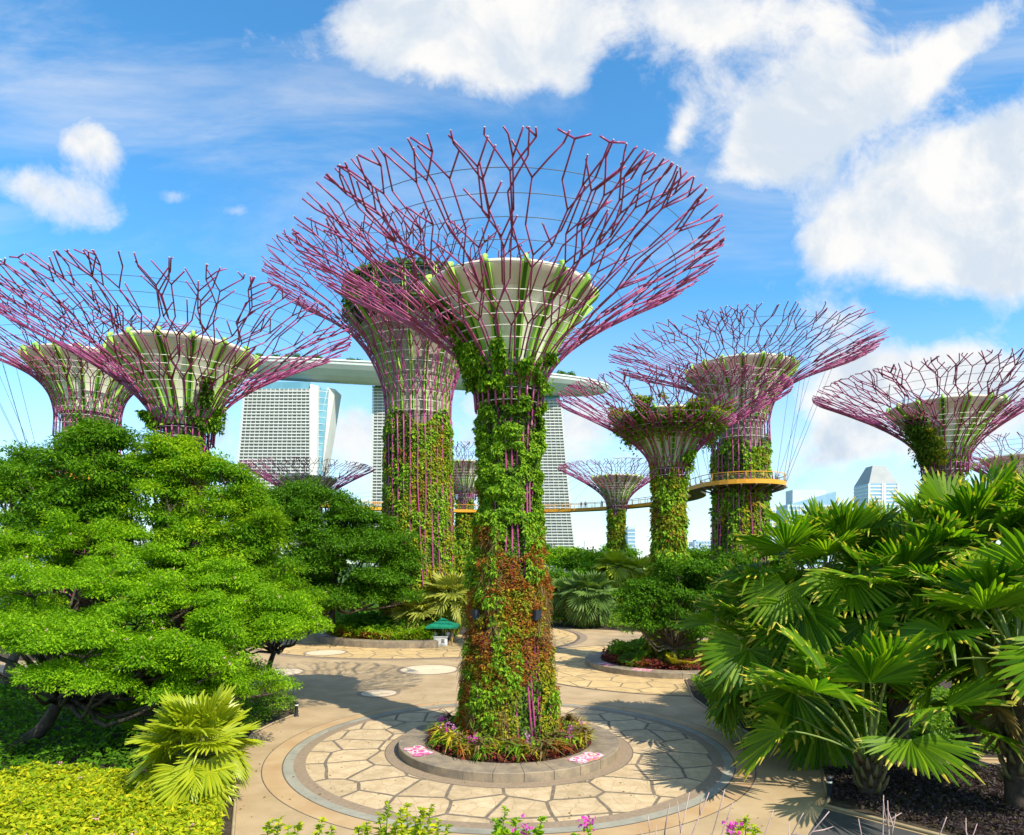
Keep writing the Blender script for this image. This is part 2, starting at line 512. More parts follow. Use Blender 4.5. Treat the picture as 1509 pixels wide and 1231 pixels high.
# ------------------------------------------------------------------ ground
def paving_mat(name, cell, joint, slab, slab2, jcol, crack=1.0, rand=0.75):
    m = bpy.data.materials.new(name)
    m.use_nodes = True
    t = NT(m.node_tree)
    b = t.node('ShaderNodeBsdfPrincipled'); o = t.node('ShaderNodeOutputMaterial')
    t.put(o.inputs[0], b.outputs[0])
    co = t.node('ShaderNodeTexCoord').outputs['Object']
    wob = t.node('ShaderNodeVectorMath', operation='ADD')
    ns = t.node('ShaderNodeTexNoise'); ns.inputs['Scale'].default_value = 0.5; t.put(ns.inputs['Vector'], co)
    sc_ = t.node('ShaderNodeVectorMath', operation='SCALE'); sc_.inputs['Scale'].default_value = cell * 0.10
    t.put(sc_.inputs[0], ns.outputs['Color'])
    t.put(wob.inputs[0], co); t.put(wob.inputs[1], sc_.outputs[0])

    def vor(scale, feat, rnd):
        v = t.node('ShaderNodeTexVoronoi', feature=feat, voronoi_dimensions='2D')
        t.put(v.inputs['Vector'], wob.outputs[0]); v.inputs['Scale'].default_value = scale
        v.inputs['Randomness'].default_value = rnd
        return v
    e = vor(1 / cell, 'DISTANCE_TO_EDGE', rand).outputs['Distance']
    cc = vor(1 / cell, 'F1', rand).outputs['Color']
    e2 = vor(2.9 / cell, 'DISTANCE_TO_EDGE', 0.95).outputs['Distance']
    c2 = vor(2.9 / cell, 'F1', 0.95).outputs['Color']
    c = t.mix(t.smooth(t.noise(co, 1.3, 9, .72), .36, .64), slab, slab2)
    bw = t.node('ShaderNodeRGBToBW'); t.put(bw.inputs[0], cc)
    bw2 = t.node('ShaderNodeRGBToBW'); t.put(bw2.inputs[0], c2)
    val = t.math('ADD', 0.76, t.math('ADD', t.math('MULTIPLY', bw.outputs[0], .28), t.math('MULTIPLY', bw2.outputs[0], .20)))
    hv = t.node('ShaderNodeHueSaturation'); t.put(hv.inputs['Color'], c); t.put(hv.inputs['Value'], val)
    c = hv.outputs[0]
    c = t.mix(t.math('MULTIPLY', t.smooth(t.noise(co, 5.0, 4, .7), .52, .72), .35), c, (0.30, 0.17, 0.07))
    c = t.mix(t.math('MULTIPLY', t.smooth(e2, 0.030, 0.010), 0.6 * crack), c, (0.28, 0.20, 0.12))
    jc = t.mix(t.smooth(t.noise(co, 2.2, 4), .35, .65), jcol, tuple(k * .72 for k in jcol))
    c = t.mix(t.smooth(e, joint / cell * 1.12, joint / cell * .88), c, jc)
    t.put(b.inputs['Base Color'], c)
    b.inputs['Roughness'].default_value = 0.8
    b.inputs['Specular IOR Level'].default_value = 0.25
    return m


M['pave_big'] = paving_mat('crazy_paving_large', 2.1, 0.075, (0.555, 0.43, 0.27), (0.45, 0.335, 0.195), (0.205, 0.165, 0.12), rand=.62)
M['pave_small'] = paving_mat('crazy_paving_small', 2.3, 0.07, (0.59, 0.43, 0.21), (0.52, 0.36, 0.165), (0.25, 0.19, 0.115), crack=.6, rand=.85)
M['concrete'] = mat('tan_concrete', (0.46, 0.34, 0.20), 0.85, (0.36, 0.26, 0.145), 0.45, bump=.15, bscale=30, stain=(0.26, 0.18, 0.10), detail=10)
M['redconc'] = mat('reddish_concrete', (0.47, 0.335, 0.185), 0.85, (0.41, 0.265, 0.13), 0.5, bump=.1, bscale=30, stain=(0.33, 0.18, 0.09), detail=8)
M['slate'] = mat('blue_grey_band', (0.33, 0.315, 0.25), 0.8, (0.26, 0.25, 0.20), 1.3, stain=(0.15, 0.15, 0.13))
M['brownband'] = mat('brown_cobble_band', (0.30, 0.225, 0.15), 0.85, (0.24, 0.18, 0.125), 6, stain=(0.2, 0.15, 0.1))
M['joint'] = mat('dark_joint', (0.10, 0.08, 0.06), 0.9, (0.14, 0.11, 0.08), 2)
M['pale'] = mat('pale_disc', (0.66, 0.54, 0.38), 0.8, (0.60, 0.48, 0.33), 0.8)
M['asphalt'] = mat('asphalt', (0.05, 0.052, 0.056), 0.85, (0.065, 0.065, 0.068), 2, bump=.3, bscale=60)
M['kerb'] = mat('kerb_stone', (0.42, 0.33, 0.2), 0.85, (0.34, 0.26, 0.16), 2)
M['grassland'] = mat('lawn', (0.045, 0.10, 0.015), 0.95, (0.06, 0.13, 0.02), 0.4, bump=.4, bscale=8)


def structure(mb, name, m):
    o = mb.build(name, m)
    o['kind'] = 'structure'
    return o


def disc(name, c, r, z, m, r0=0.0, n=128, a0=0, a1=2 * PI):
    mb = MB()
    if r0 <= 0:
        a = a0 + (a1 - a0) * np.arange(n) / n
        mb.poly(np.stack([c[0] + r * np.cos(a), c[1] + r * np.sin(a), np.full(n, z)], 1))
    else:
        mb.lathe([(r, z), (r0, z)], n, 0, a0, a1, False, (c[0], c[1], 0))
    return structure(mb, name, m)


mb = MB(); mb.poly([(-6000, -200, 0), (6000, -200, 0), (6000, 9000, 0), (-6000, 9000, 0)])
structure(mb, 'ground', M['grassland'])
mb = MB(); mb.poly([(-75, 6.6, .004), (75, 6.6, .004), (75, 125, .004), (-75, 125, .004)])
structure(mb, 'plaza', M['concrete'])

TREE_A = (-0.15, 34.0)          # the near tower tree
T3P = (-12.2, 86.0)             # the tall one behind it
TCP = (14.7, 61.5)              # the one in the right-hand planter
disc('paving', TREE_A, 10.0, .008, M['pave_big'])
disc('paving_border', TREE_A, 10.55, .008, M['brownband'], 10.0)
disc('paving_border', TREE_A, 11.0, .012, M['slate'], 10.55)
disc('paving_border', TREE_A, 11.06, .008, M['joint'], 11.0)
disc('paving_border', TREE_A, 11.9, .008, M['redconc'], 11.06)
disc('paving_border', TREE_A, 11.95, .008, M['joint'], 11.9)
disc('paving_border', TREE_A, 6.25, .012, M['brownband'], 5.5)  # apron band; its dark tone also stands in for the planter's shadow gap
disc('paving_border', TREE_A, 6.30, .012, M['joint'], 6.25)
# paving round the tall tree and round the right-hand planter
disc('paving', T3P, 20.6, .008, M['pave_small'])
disc('paving_border', T3P, 21.0, .008, M['joint'], 20.6)
disc('paving_border', T3P, 21.9, .008, M['brownband'], 21.0)
disc('paving', TCP, 14.6, .014, M['pave_small'])
disc('paving_border', TCP, 14.95, .014, M['joint'], 14.6)
for px, py, r in ((632, 987, 2.5), (558, 1022, 1.25), (412, 991, 1.9), (480, 962, 2.0)):
    g = gnd(px, py)
    disc('paving_disc', g, r, .018, M['pale'], n=48)
    disc('paving_disc_border', g, r + .32, .018, M['brownband'], r, n=48)


def bed(name, pts, z=0.06, m=None, kerb=0.0):
    """planting bed: soil slightly proud of the paving"""
    n = len(pts)
    mb = MB()
    top = [(p[0], p[1], z) for p in pts]
    mb.poly(top)
    for i in range(n):
        a, b = pts[i], pts[(i + 1) % n]
        mb.add([(a[0], a[1], 0), (b[0], b[1], 0), (b[0], b[1], z), (a[0], a[1], z)], [(0, 1, 2, 3)])
    o = structure(mb, name, m or M['soil'])
    if kerb:
        k = MB()
        P = np.array([(p[0], p[1], z * .5 + .03) for p in pts] + [(pts[0][0], pts[0][1], z * .5 + .03)])
        k.tube(P, kerb, 4)
        structure(k, name + '_kerb', M['kerb'])
    return o


def gpts(l):
    return [tuple(gnd(*p)[:2]) for p in l]


bed('planting_bed', gpts([(330, 1420), (343, 1231), (352, 1110), (372, 1082), (405, 1066), (441, 1052), (436, 1036), (415, 1024), (360, 1010), (250, 1002)]) +
    [(-60, 60), (-60, 20), (-25, 12)], kerb=.07)
bed('planting_bed', gpts([(1010, 1003), (1022, 1030), (1060, 1058), (1110, 1085), (1165, 1104), (1240, 1116), (1480, 1121)]) + [(40, 32), (60, 70), (24, 70)], kerb=.07)
bed('planting_bed', gpts([(1213, 1132), (1216, 1160), (1222, 1180), (1216, 1190), (1420, 1243), (1600, 1290)]) + [(34, 21), (36, 30.5)], kerb=.08)
mb = MB(); mb.poly([(p[0], p[1], .010) for p in gpts([(1214, 1192), (1190, 1232), (1150, 1300), (1900, 1400), (1420, 1246)])])
structure(mb, 'road', M['asphalt'])
bed('planting_bed', [(-24, 93), (-12, 90), (-2.4, 84.5), (-2.0, 96), (6, 97.5), (14, 93), (22, 88), (30, 75), (62, 75), (75, 124), (-75, 124), (-75, 64), (-36, 64), (-30, 76), (-27, 88)])

# ------------------------------------------------------------------ tower trees
def prof_fn(pts, n=80):
    c = curve(pts, n)
    s = np.concatenate([[0], np.cumsum(np.hypot(np.diff(c[:, 0]), np.diff(c[:, 1])))])
    return c, s


SPEC = {
    # small kind: about 25 m
    'small': dict(prof=[(1.72, 17.2), (1.9, 18.7), (2.45, 19.7), (3.5, 20.75), (5.4, 22.1), (8.0, 23.6), (10.6, 24.95)],
                  core=[(1.9, 0), (1.4, 6), (1.05, 12), (1.3, 18.6)],
                  outer=[(2.32, 0), (2.18, 1.4), (1.70, 7), (1.24, 12.6), (1.42, 17.2)],
                  bowl=[(1.45, 18.3), (1.75, 19.3), (2.35, 20.6), (3.1, 21.7), (3.62, 22.3)],
                  rim=[(3.64, 22.3), (4.05, 22.75), (4.32, 23.0), (4.38, 23.12), (4.30, 23.2), (4.1, 23.14), (3.9, 22.9), (0.5, 22.3)],
                  nb=28, nr=15, wood=.041, seg=(.7, 1.35, 1.7, 1.5, 1.9, 1.5, 1.8, 1.4)),
    # 42 m kind with a walkway ring
    'large': dict(prof=[(4.25, 27.5), (4.2, 31), (5.0, 33.8), (7.0, 36.0), (10.5, 37.9), (15, 39.7), (19.8, 41.4)],
                  core=[(3.8, 0), (3.4, 10), (3.2, 22), (3.2, 31)],
                  outer=[(4.3, 0), (4.0, 8), (3.72, 20), (3.8, 27.5)],
                  bowl=[(3.3, 31), (3.8, 32.5), (5.0, 35), (6.4, 37.0), (7.0, 37.6)],
                  rim=[(7.03, 37.6), (7.6, 38.2), (7.9, 38.6), (7.9, 38.75), (7.6, 38.8), (7.2, 38.5), (1, 37.5)],
                  nb=31, nr=18, wood=.064, proud=.32, seg=(1.6, 2.4, 3.0, 2.5, 3.1, 2.4, 2.9, 2.0)),
    # the tallest, with a restaurant pod
    'tall': dict(prof=[(4.2, 28), (4.4, 31), (5.2, 33.8), (6.9, 37), (9.9, 40.2), (14.5, 43.2), (19.2, 45.6)],
                 core=[(4.1, 0), (3.8, 10), (3.6, 25), (3.6, 31)],
                 outer=[(4.8, 0), (4.4, 8), (4.05, 20), (4.1, 28)],
                 bowl=[(3.6, 28.5), (3.7, 31), (4.3, 34), (5.6, 37), (7.4, 39.6)],
                 rim=[(7.45, 39.6), (8.6, 41), (8.9, 42), (9.0, 44.4), (8.9, 44.6), (8.5, 44.5), (1, 44.0)],
                 nb=31, nr=16, wood=.068, proud=.34, seg=(1.6, 2.4, 3.0, 2.5, 3.1, 2.4, 2.9, 2.0)),
}
CACHE = {}


def branch_mesh(kind, seed, spec):
    rng = random.Random(seed * 77 + 5)
    c, s = prof_fn(spec['prof'])
    S = s[-1]
    rS = lambda q: float(np.interp(q, s, c[:, 0]))
    zS = lambda q: float(np.interp(q, s, c[:, 1]))
    out = spec['outer']
    mb = MB()
    wood = spec['wood']

    def pt(th, q):
        r = rS(q)
        return (r * math.cos(th), r * math.sin(th), zS(q))
    # the part that runs up the trunk
    zs = np.linspace(0.4, spec['prof'][0][1], 14)
    rr = np.interp(zs, [p[1] for p in out], [p[0] for p in out]) + spec.get('proud', 0.0) * rng.uniform(.2, 1.15)
    lean = rng.choice((-1, 1)) * rng.uniform(.1, 1.1) * PI * 2 / spec['nb']
    kz = rng.uniform(3, 10)
    zig = [lean * (abs(k - kz) / 13 * 1.4 if k < 13 else 0) * (1 if k < kz else (13 - k) / (13 - kz)) for k in range(14)]
    pts = [(r * math.cos(q), r * math.sin(q), z) for q, r, z in zip(zig, rr, zs)]
    mb.tube(pts, wood * 1.35, 6)
    segs = spec['seg']

    def run(th, q, head, gen):
        L = segs[min(gen, len(segs) - 1)] * rng.uniform(.82, 1.22)
        if gen == 0:
            L *= 1.5
        p = [pt(th, q)]
        n = max(1, int(round(L / (0.55 if q < S * .3 else 1.0))))
        end = False
        for i in range(n):
            q += math.cos(head) * L / n
            th += math.sin(head) * L / n / rS(min(q, S))
            if q >= S:
                q = S; end = True
            p.append(pt(th, q))
            if end:
                break
        last = end or gen >= 9 or (gen > 2 and q > S * .93 and rng.random() < .6) or (gen >= 4 and rng.random() < .10)
        rad = wood * (1.25 if gen < 1 else 1.05 if gen < 3 else .92)
        mb.tube(p, rad, 6, 0, 1 if last else 0)
        if last:
            return
        if gen % 2 == 0:
            a = R(rng.uniform(15, 21) if gen == 0 else rng.uniform(20, 31) if gen < 4 else rng.uniform(22, 38))
            b = R(rng.uniform(15, 21) if gen == 0 else rng.uniform(20, 31) if gen < 4 else rng.uniform(22, 38))
            if gen >= 4 and rng.random() < .35:      # only a kink and a side twig
                a *= rng.choice((-.5, .9)); run(th, q, a, gen + 1)
                if rng.random() < .5:
                    run(th, q, -a * 1.3, max(gen + 1, 9))
            else:
                run(th, q, a, gen + 1); run(th, q, -b, gen + 1)
        else:
            run(th, q, R(rng.uniform(-7, 7)), gen + 1)
            if gen >= 3 and rng.random() < .22:
                run(th, q, (1 if head < 0 else -1) * R(rng.uniform(20, 40)), 9)
    run(0, 0, 0, 0)
    return mb.mesh('branch', [M['steel'], M['cap']])


def rib_mesh(spec):
    bp = np.array(spec['bowl'] + spec['rim'][1:4])
    c = curve(bp, 26)
    mb = MB()
    wd_ = .155 if spec['nr'] == 15 else (.20 if spec['nr'] == 18 else .15)
    dep = .22 if spec['nr'] == 15 else .4
    t = np.gradient(c, axis=0); t = unit(t)
    nrm = np.stack([t[:, 1], -t[:, 0]], 1)          # outward / down
    for sgn in (-1, 1):
        q = []
        for (r, z), nn_ in zip(c, nrm):
            for k, y in ((.01, -.34), (.01, .34), (dep, .34), (dep, -.34)):
                q.append((r + nn_[0] * k, sgn * wd_ + y * wd_, z + nn_[1] * k))
        q = np.array(q); m = len(c)
        f = []
        for i in range(m - 1):
            for j in range(4):
                f.append((i * 4 + j, i * 4 + (j + 1) % 4, (i + 1) * 4 + (j + 1) % 4, (i + 1) * 4 + j))
        f.append((m * 4 - 4, m * 4 - 3, m * 4 - 2, m * 4 - 1))
        mb.add(q, np.array(f), 0)
    for (i) in range(len(c) - 1):                      # dark web between the flanges
        a, b = c[i] + nrm[i] * dep * .35, c[i + 1] + nrm[i + 1] * dep * .35
        mb.add([(a[0], -wd_ * .7, a[1]), (a[0], wd_ * .7, a[1]), (b[0], wd_ * .7, b[1]), (b[0], -wd_ * .7, b[1])], [(0, 1, 2, 3)], 1)
    e, n_ = c[-1], nrm[-1]                             # end hook above the rim
    mb.tube([(e[0] + dep * .6, 0, e[1] - .15), (e[0] + dep * .4, 0, e[1] + .16), (e[0] - .12, 0, e[1] + .22)], wd_ * .75, 6)
    return mb.mesh('rib', [M['rib'], M['web']])


def hoop_mesh(r, z, rad, m, n=72):
    a = np.arange(n + 1) * 2 * PI / n
    mb = MB()
    mb.tube(np.stack([r * np.cos(a), r * np.sin(a), np.full(n + 1, z)], 1), rad, 4)
    return mb.mesh('hoop', m)


def tower_tree(kind, loc, label, rz=0.0, scale=1.0, nvar=11):
    spec = SPEC[kind]
    root = thing('tower_tree', label, 'tower tree', (loc[0], loc[1], 0), rz, 'steel tower trees of the garden')
    root.scale = (scale,) * 3
    if kind not in CACHE:
        c = {}
        mb = MB(); cc = curve([(r, z) for r, z in spec['core']], 20); mb.lathe(cc, 40, 0)
        c['trunk'] = mb.mesh('trunk', M['core'])
        mb = MB(); mb.lathe(curve(spec['bowl'], 20), 64, 0)
        c['bowl'] = mb.mesh('bowl', M['neck'] if kind == 'tall' else M['bowl'])
        mb = MB(); mb.lathe(spec['rim'], 64, 0)
        if kind == 'tall':
            c['rim'] = mb.mesh('pod', M['glassd'])
        else:
            c['rim'] = mb.mesh('bowl_rim', M['rim'])
        c['rib'] = rib_mesh(spec)
        pc, ps = prof_fn(spec['prof'])
        S = ps[-1]
        c['hoops'] = []
        qs = [(q, .026 if kind == 'small' else .04, M['hoop']) for q in (np.arange(10) * .048 + .02) * S] + [(q * S, .016 if kind == 'small' else .028, M['wire']) for q in (.56, .64, .72, .80, .88)]
        for q, rad, m_ in qs:
            r, z = np.interp(q, ps, pc[:, 0]), np.interp(q, ps, pc[:, 1])
            c['hoops'].append(hoop_mesh(r - .05, z + .05, rad, m_))
        c['branch'] = [branch_mesh(kind, k, spec) for k in range(nvar)]
        CACHE[kind] = c
    c = CACHE[kind]
    put('trunk', c['trunk'], root)
    put('bowl', c['bowl'], root)
    if kind == 'tall':
        pod = put('restaurant_pod', c['rim'], root)
        pod_frame(pod)
    else:
        put('bowl_rim', c['rim'], root)
    for h in c['hoops']:
        put('hoop', h, root)
    nb, nr = spec['nb'], spec['nr']
    rng = random.Random(int(loc[0] * 10) + 7)
    for k in range(nb):
        put('branch', c['branch'][rng.randrange(len(c['branch']))], root, rz=k * 2 * PI / nb)
    for k in range(nr):
        put('rib', c['rib'], root, rz=(k + .5) * 2 * PI / nr)
    return root


def pod_frame(pod):
    rng = np.random.default_rng(5)
    mb = MB()
    for k in range(48):
        a = k * 2 * PI / 48
        ca, sa = math.cos(a), math.sin(a)
        mb.tube([(7.5 * ca, 7.5 * sa, 39.55), (8.72 * ca, 8.72 * sa, 41), (9.0 * ca, 9.0 * sa, 42), (9.1 * ca, 9.1 * sa, 44.5)], .07, 4)
    for r, z in ((8.72, 41.0), (9.02, 42.0), (9.08, 43.2), (9.1, 44.4)):
        a = np.arange(65) * 2 * PI / 64
        mb.tube(np.stack([r * np.cos(a), r * np.sin(a), np.full(65, z)], 1), .12, 4)
    mb.build('window_frame', M['podframe'], pod)
    mb = MB()
    n = 9000
    a = rng.uniform(0, 2 * PI, n); r = rng.uniform(7.2, 9.5, n)
    z = 44.3 + rng.random(n) * .9 * (1 - abs(r - 8.4) / 2)
    low = rng.random(n) < .35
    r = np.where(low, rng.uniform(9.0, 9.5, n), r); z = np.where(low, rng.uniform(40.6, 44.5, n), z)
    keep = vnoise(np.stack([np.cos(a) * 5, np.sin(a) * 5, z * .8], 1), 3) > .42
    a, r, z = a[keep], r[keep], z[keep]
    out = np.stack([np.cos(a), np.sin(a), 0 * a], 1)
    mb.leaves(out * r[:, None] + np.array((0, 0, 1)) * z[:, None], out + rng.normal(0, .7, (len(a), 3)), rng.normal(0, .6, (len(a), 3)) + (0, 0, 1), .45, .25, 'quad')
    mb.build('planting', M['vine_dark'], pod)


def wall_plants(root, name, m, rng, outer, z0, z1, n, size, asp=.5, lift=0.0, thick=.35, mask=None, kind='leaf', clump=1.1, seed=0, droop=.8, cut=0.0):
    th = rng.uniform(0, 2 * PI, n); z = rng.uniform(z0, z1, n)
    oz = np.array([p[1] for p in outer]); orr = np.array([p[0] for p in outer])
    r = np.interp(z, oz, orr)
    P = np.stack([np.cos(th) * r, np.sin(th) * r, z], 1)
    n1 = vnoise(P * clump, seed); n2 = vnoise(P * clump * 2.7, seed + 9)
    n3 = n1 * .6 + n2 * .4
    ok = n3 > cut
    if mask is not None:
        ok &= mask(th, z, P)
    th, z, r, n3 = th[ok], z[ok], r[ok], n3[ok]
    k = len(th)
    if not k:
        return
    rr = r + lift + thick * (n3 - .35) * 1.6 + rng.uniform(-.12, .10, k) * thick
    out = np.stack([np.cos(th), np.sin(th), np.zeros(k)], 1)
    sid = np.stack([-np.sin(th), np.cos(th), np.zeros(k)], 1)
    P = out * rr[:, None]; P[:, 2] = z
    d = out * .55 + np.array((0, 0, -droop)) + sid * rng.normal(0, .8, k)[:, None] + rng.normal(0, .45, (k, 3))
    nr = out * .75 + np.array((0, 0, .75)) + rng.normal(0, .65, (k, 3))
    L = size * rng.uniform(.6, 1.35, k)
    mb = MB()
    mb.leaves(P, d, nr, L, L * asp, kind)
    return mb.build(name, m, root)


def nz(P, f, seed):
    return vnoise(P * f, seed)


# --- the near tree ---------------------------------------------------
def near_tree_plants(root, S):
    rng = np.random.default_rng(11)
    o = S['outer']
    left = lambda th: .09 * np.exp(-((np.angle(np.exp(1j * (th - R(212)))) / .42) ** 2)) + .05 * np.exp(-((np.angle(np.exp(1j * (th - R(300)))) / .2) ** 2))
    top = lambda th, z, P: ((z < 15.5 + 2.2 * np.cos(3 * th + 1)) | (nz(P, .9, 2) > .5)) & (nz(P * (1, 1, .5), 1.1, 17) > np.interp(z, [10, 13.5], [.46, .30]))
    wall_plants(root, 'climbing_plants', M['vine'], rng, o, 10.6, 18.6, 62000, .175, .55, .02, .72, top, 'leaf', 2.0, 4, .75, .34)
    up = lambda th, z, P: nz(P * (1, 1, .45), .9, 21) + left(th) > np.interp(z, [0, 5, 7, 10, 12], [.69, .67, .67, .56, .47])
    wall_plants(root, 'climbing_plants', M['vine'], rng, o, .5, 12, 40000, .21, .5, .20, .6, up, 'leaf', 2.0, 5, .8, .34)
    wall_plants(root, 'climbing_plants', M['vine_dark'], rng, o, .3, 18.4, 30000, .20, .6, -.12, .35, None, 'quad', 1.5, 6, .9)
    red = lambda th, z, P: nz(P * (1, 1, .6), .8, 31) > np.interp(z, [0, 3, 8, 10.5, 13, 15, 17], [.42, .40, .35, .42, .52, .60, .8])
    wall_plants(root, 'bromeliad_planting', M['rust'], rng, o, .4, 16.5, 52000, .20, .30, .12, .55, red, 'quad', 1.9, 7, .2, .28)
    gold = lambda th, z, P: nz(P * (1, 1, .7), 1.3, 41) > np.interp(z, [0, 8, 11.5], [.40, .48, .56])
    wall_plants(root, 'moss_planting', M['vine_gold'], rng, o, .3, 11.5, 34000, .18, .45, .10, .50, gold, 'quad', 1.8, 8, .4, .25)
    dry = lambda th, z, P: nz(P * (1.6, 1.6, .5), .9, 51) > .52
    wall_plants(root, 'dry_grass', M['dry'], rng, o, 1.0, 11.5, 12000, .60, .035, .14, .45, dry, 'blade', 1.6, 9, 1.6)


def climb(root, m, rng, spec, th0, wdt, s0, s1, n, size, off=.1, thick=.7, taper=True):
    """creeper that follows the ribs up the bowl"""
    c, s = prof_fn(spec['bowl'] + spec['rim'][:2])
    q = rng.uniform(s0, s1, n) * s[-1]
    f = q / s[-1]
    r = np.interp(q, s, c[:, 0]); z = np.interp(q, s, c[:, 1])
    th = R(th0) + rng.normal(0, R(wdt), n) * (np.interp(f, [s0, s1], [1.2, .35]) if taper else 1)
    P = np.stack([np.cos(th) * r, np.sin(th) * r, z], 1)
    nn_ = vnoise(P * 1.6, 3)
    ok = nn_ > .38
    th, r, z, nn_ = th[ok], r[ok], z[ok], nn_[ok]
    k = len(th)
    out = np.stack([np.cos(th), np.sin(th), np.zeros(k)], 1)
    P = out * (r + off + thick * rng.random(k) * (nn_ + .3))[:, None]; P[:, 2] = z - .3 * thick
    mb = MB()
    L = size * rng.uniform(.6, 1.3, k)
    mb.leaves(P, out * .5 + (0, 0, -.7) + rng.normal(0, .6, (k, 3)), out * .6 + (0, 0, .7) + rng.normal(0, .4, (k, 3)), L, L * .55, 'leaf')
    mb.build('climbing_plants', m, root)


def mid_plants(root, S, rng, ztop, leaf=.42, n=9000, gold=.5, dark=True):
    o = S['outer']
    top = lambda th, z, P: z < ztop + 1.2 * np.cos(4 * th + ztop)
    if dark:
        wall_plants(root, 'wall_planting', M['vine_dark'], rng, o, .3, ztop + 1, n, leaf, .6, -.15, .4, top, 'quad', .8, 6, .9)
    wall_plants(root, 'climbing_plants', M['vine'], rng, o, .3, ztop + 1.2, n, leaf * 1.1, .55, .05, .65,
                lambda th, z, P: top(th, z, P) & (nz(P * (1, 1, .35), .6, 21) > .45), 'quad', .9, 5, 1.0, .25)
    wall_plants(root, 'golden_creeper', M['vine_gold'], rng, o, .3, ztop + .5, n, leaf, .55, .02, .6,
                lambda th, z, P: top(th, z, P) & (nz(P * (1, 1, .35), .5, 27) > gold), 'quad', .9, 8, .9, .2)
    wall_plants(root, 'bromeliad_planting', M['rust'], rng, o, .3, ztop - 1, n // 2, leaf * .8, .4, .05, .5,
                lambda th, z, P: top(th, z, P) & (nz(P * (1, 1, .4), .55, 33) > .62), 'quad', 1.1, 9, .4)


near = tower_tree('small', TREE_A, 'nearest steel tree tower, rising from the round stone planter in the middle of the plaza', R(4))
near_tree_plants(near, SPEC['small'])
rg = np.random.default_rng(3)
climb(near, M['vine'], rg, SPEC['small'], 214, 9, 0, .62, 3600, .28)
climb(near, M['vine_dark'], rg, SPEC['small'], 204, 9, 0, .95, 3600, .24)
climb(near, M['vine'], rg, SPEC['small'], 255, 6, 0, .40, 1300, .30)
climb(near, M['vine'], rg, SPEC['small'], 320, 12, 0, .34, 2000, .30)
climb(near, M['vine'], rg, SPEC['small'], 285, 8, 0, .22, 900, .30)

tall = tower_tree('tall', T3P, 'tallest steel tree tower with dark restaurant pod, right behind the nearest one', R(9))
mid_plants(tall, SPEC['tall'], np.random.default_rng(21), 28.0, .36, 34000, .38)

tA = tower_tree('small', (-21.4, 43.2), 'cream-bowled steel tree tower behind the left leafy trees, the larger of the left pair', R(2))
mid_plants(tA, SPEC['small'], np.random.default_rng(31), 17.0, .34, 3000)
rg = np.random.default_rng(32)
climb(tA, M['vine_dark'], rg, SPEC['small'], 318, 9, 0, .62, 1300, .34)
climb(tA, M['vine'], rg, SPEC['small'], 345, 14, 0, .3, 900, .36)
climb(tA, M['vine'], rg, SPEC['small'], 210, 14, 0, .2, 700, .36)

tB = tower_tree('large', (-61.6, 96), 'leftmost steel tree tower, seen through the canopy of the one in front', R(5))
mid_plants(tB, SPEC['large'], np.random.default_rng(41), 27, .6, 4000)

tC = tower_tree('small', TCP, 'steel tree tower with dark bushes overflowing its bowl, in the right planter', R(12))
mid_plants(tC, SPEC['small'], np.random.default_rng(51), 18.4, .36, 11000, .5)
rg = np.random.default_rng(52)
climb(tC, M['vine'], rg, SPEC['small'], 300, 14, 0, .3, 1600, .36)
mb = MB()                                                    # bushes round the rim of the bowl
n = 26000
a = rg.uniform(0, 2 * PI, n)
u = vnoise(np.stack([np.cos(a) * 3.2, np.sin(a) * 3.2, 0 * a], 1), 6)
hgt = .5 + 2.0 * u
z = 22.1 + hgt * rg.random(n) - 1.5 * (rg.random(n) < .36) * rg.random(n) * (.4 + u)
r = 3.55 + (z - 21.6) * .5 + rg.uniform(-.45, .85, n)
keep = vnoise(np.stack([np.cos(a) * r * 1.1, np.sin(a) * r * 1.1, z * 1.3], 1), 9) > .40
a, z, r = a[keep], z[keep], r[keep]
out = np.stack([np.cos(a), np.sin(a), 0 * a], 1)
P = out * r[:, None]; P[:, 2] = z
mb.leaves(P, out + rg.normal(0, .8, P.shape), rg.normal(0, .5, P.shape) + (0, 0, 1), .34, .2, 'quad', (0))
mb.build('bowl_bushes', M['vine_gold'], tC)
mb = MB(); P2 = P + rg.normal(0, .25, P.shape) - (0, 0, .25)
mb.leaves(P2, out + rg.normal(0, .8, P.shape), rg.normal(0, .5, P.shape) + (0, 0, 1), .32, .18, 'quad')
mb.build('bowl_bushes', M['mid'], tC)

tD = tower_tree('large', (34.6, 100), 'large steel tree tower with an orange railed walkway looping round its trunk', R(3))
mid_plants(tD, SPEC['large'], np.random.default_rng(61), 27.6, .5, 16000, .55)

tE = tower_tree('small', (38.0, 58), 'steel tree tower at the right edge with creeper up the left of its bowl', R(7))
mid_plants(tE, SPEC['small'], np.random.default_rng(71), 17.5, .4, 3000)
rg = np.random.default_rng(72)
climb(tE, M['vine_dark'], rg, SPEC['small'], 196, 13, 0, .9, 2600, .34, .3, 1.0)
climb(tE, M['vine_gold'], rg, SPEC['small'], 215, 10, 0, .6, 900, .34, .3, 1.0)

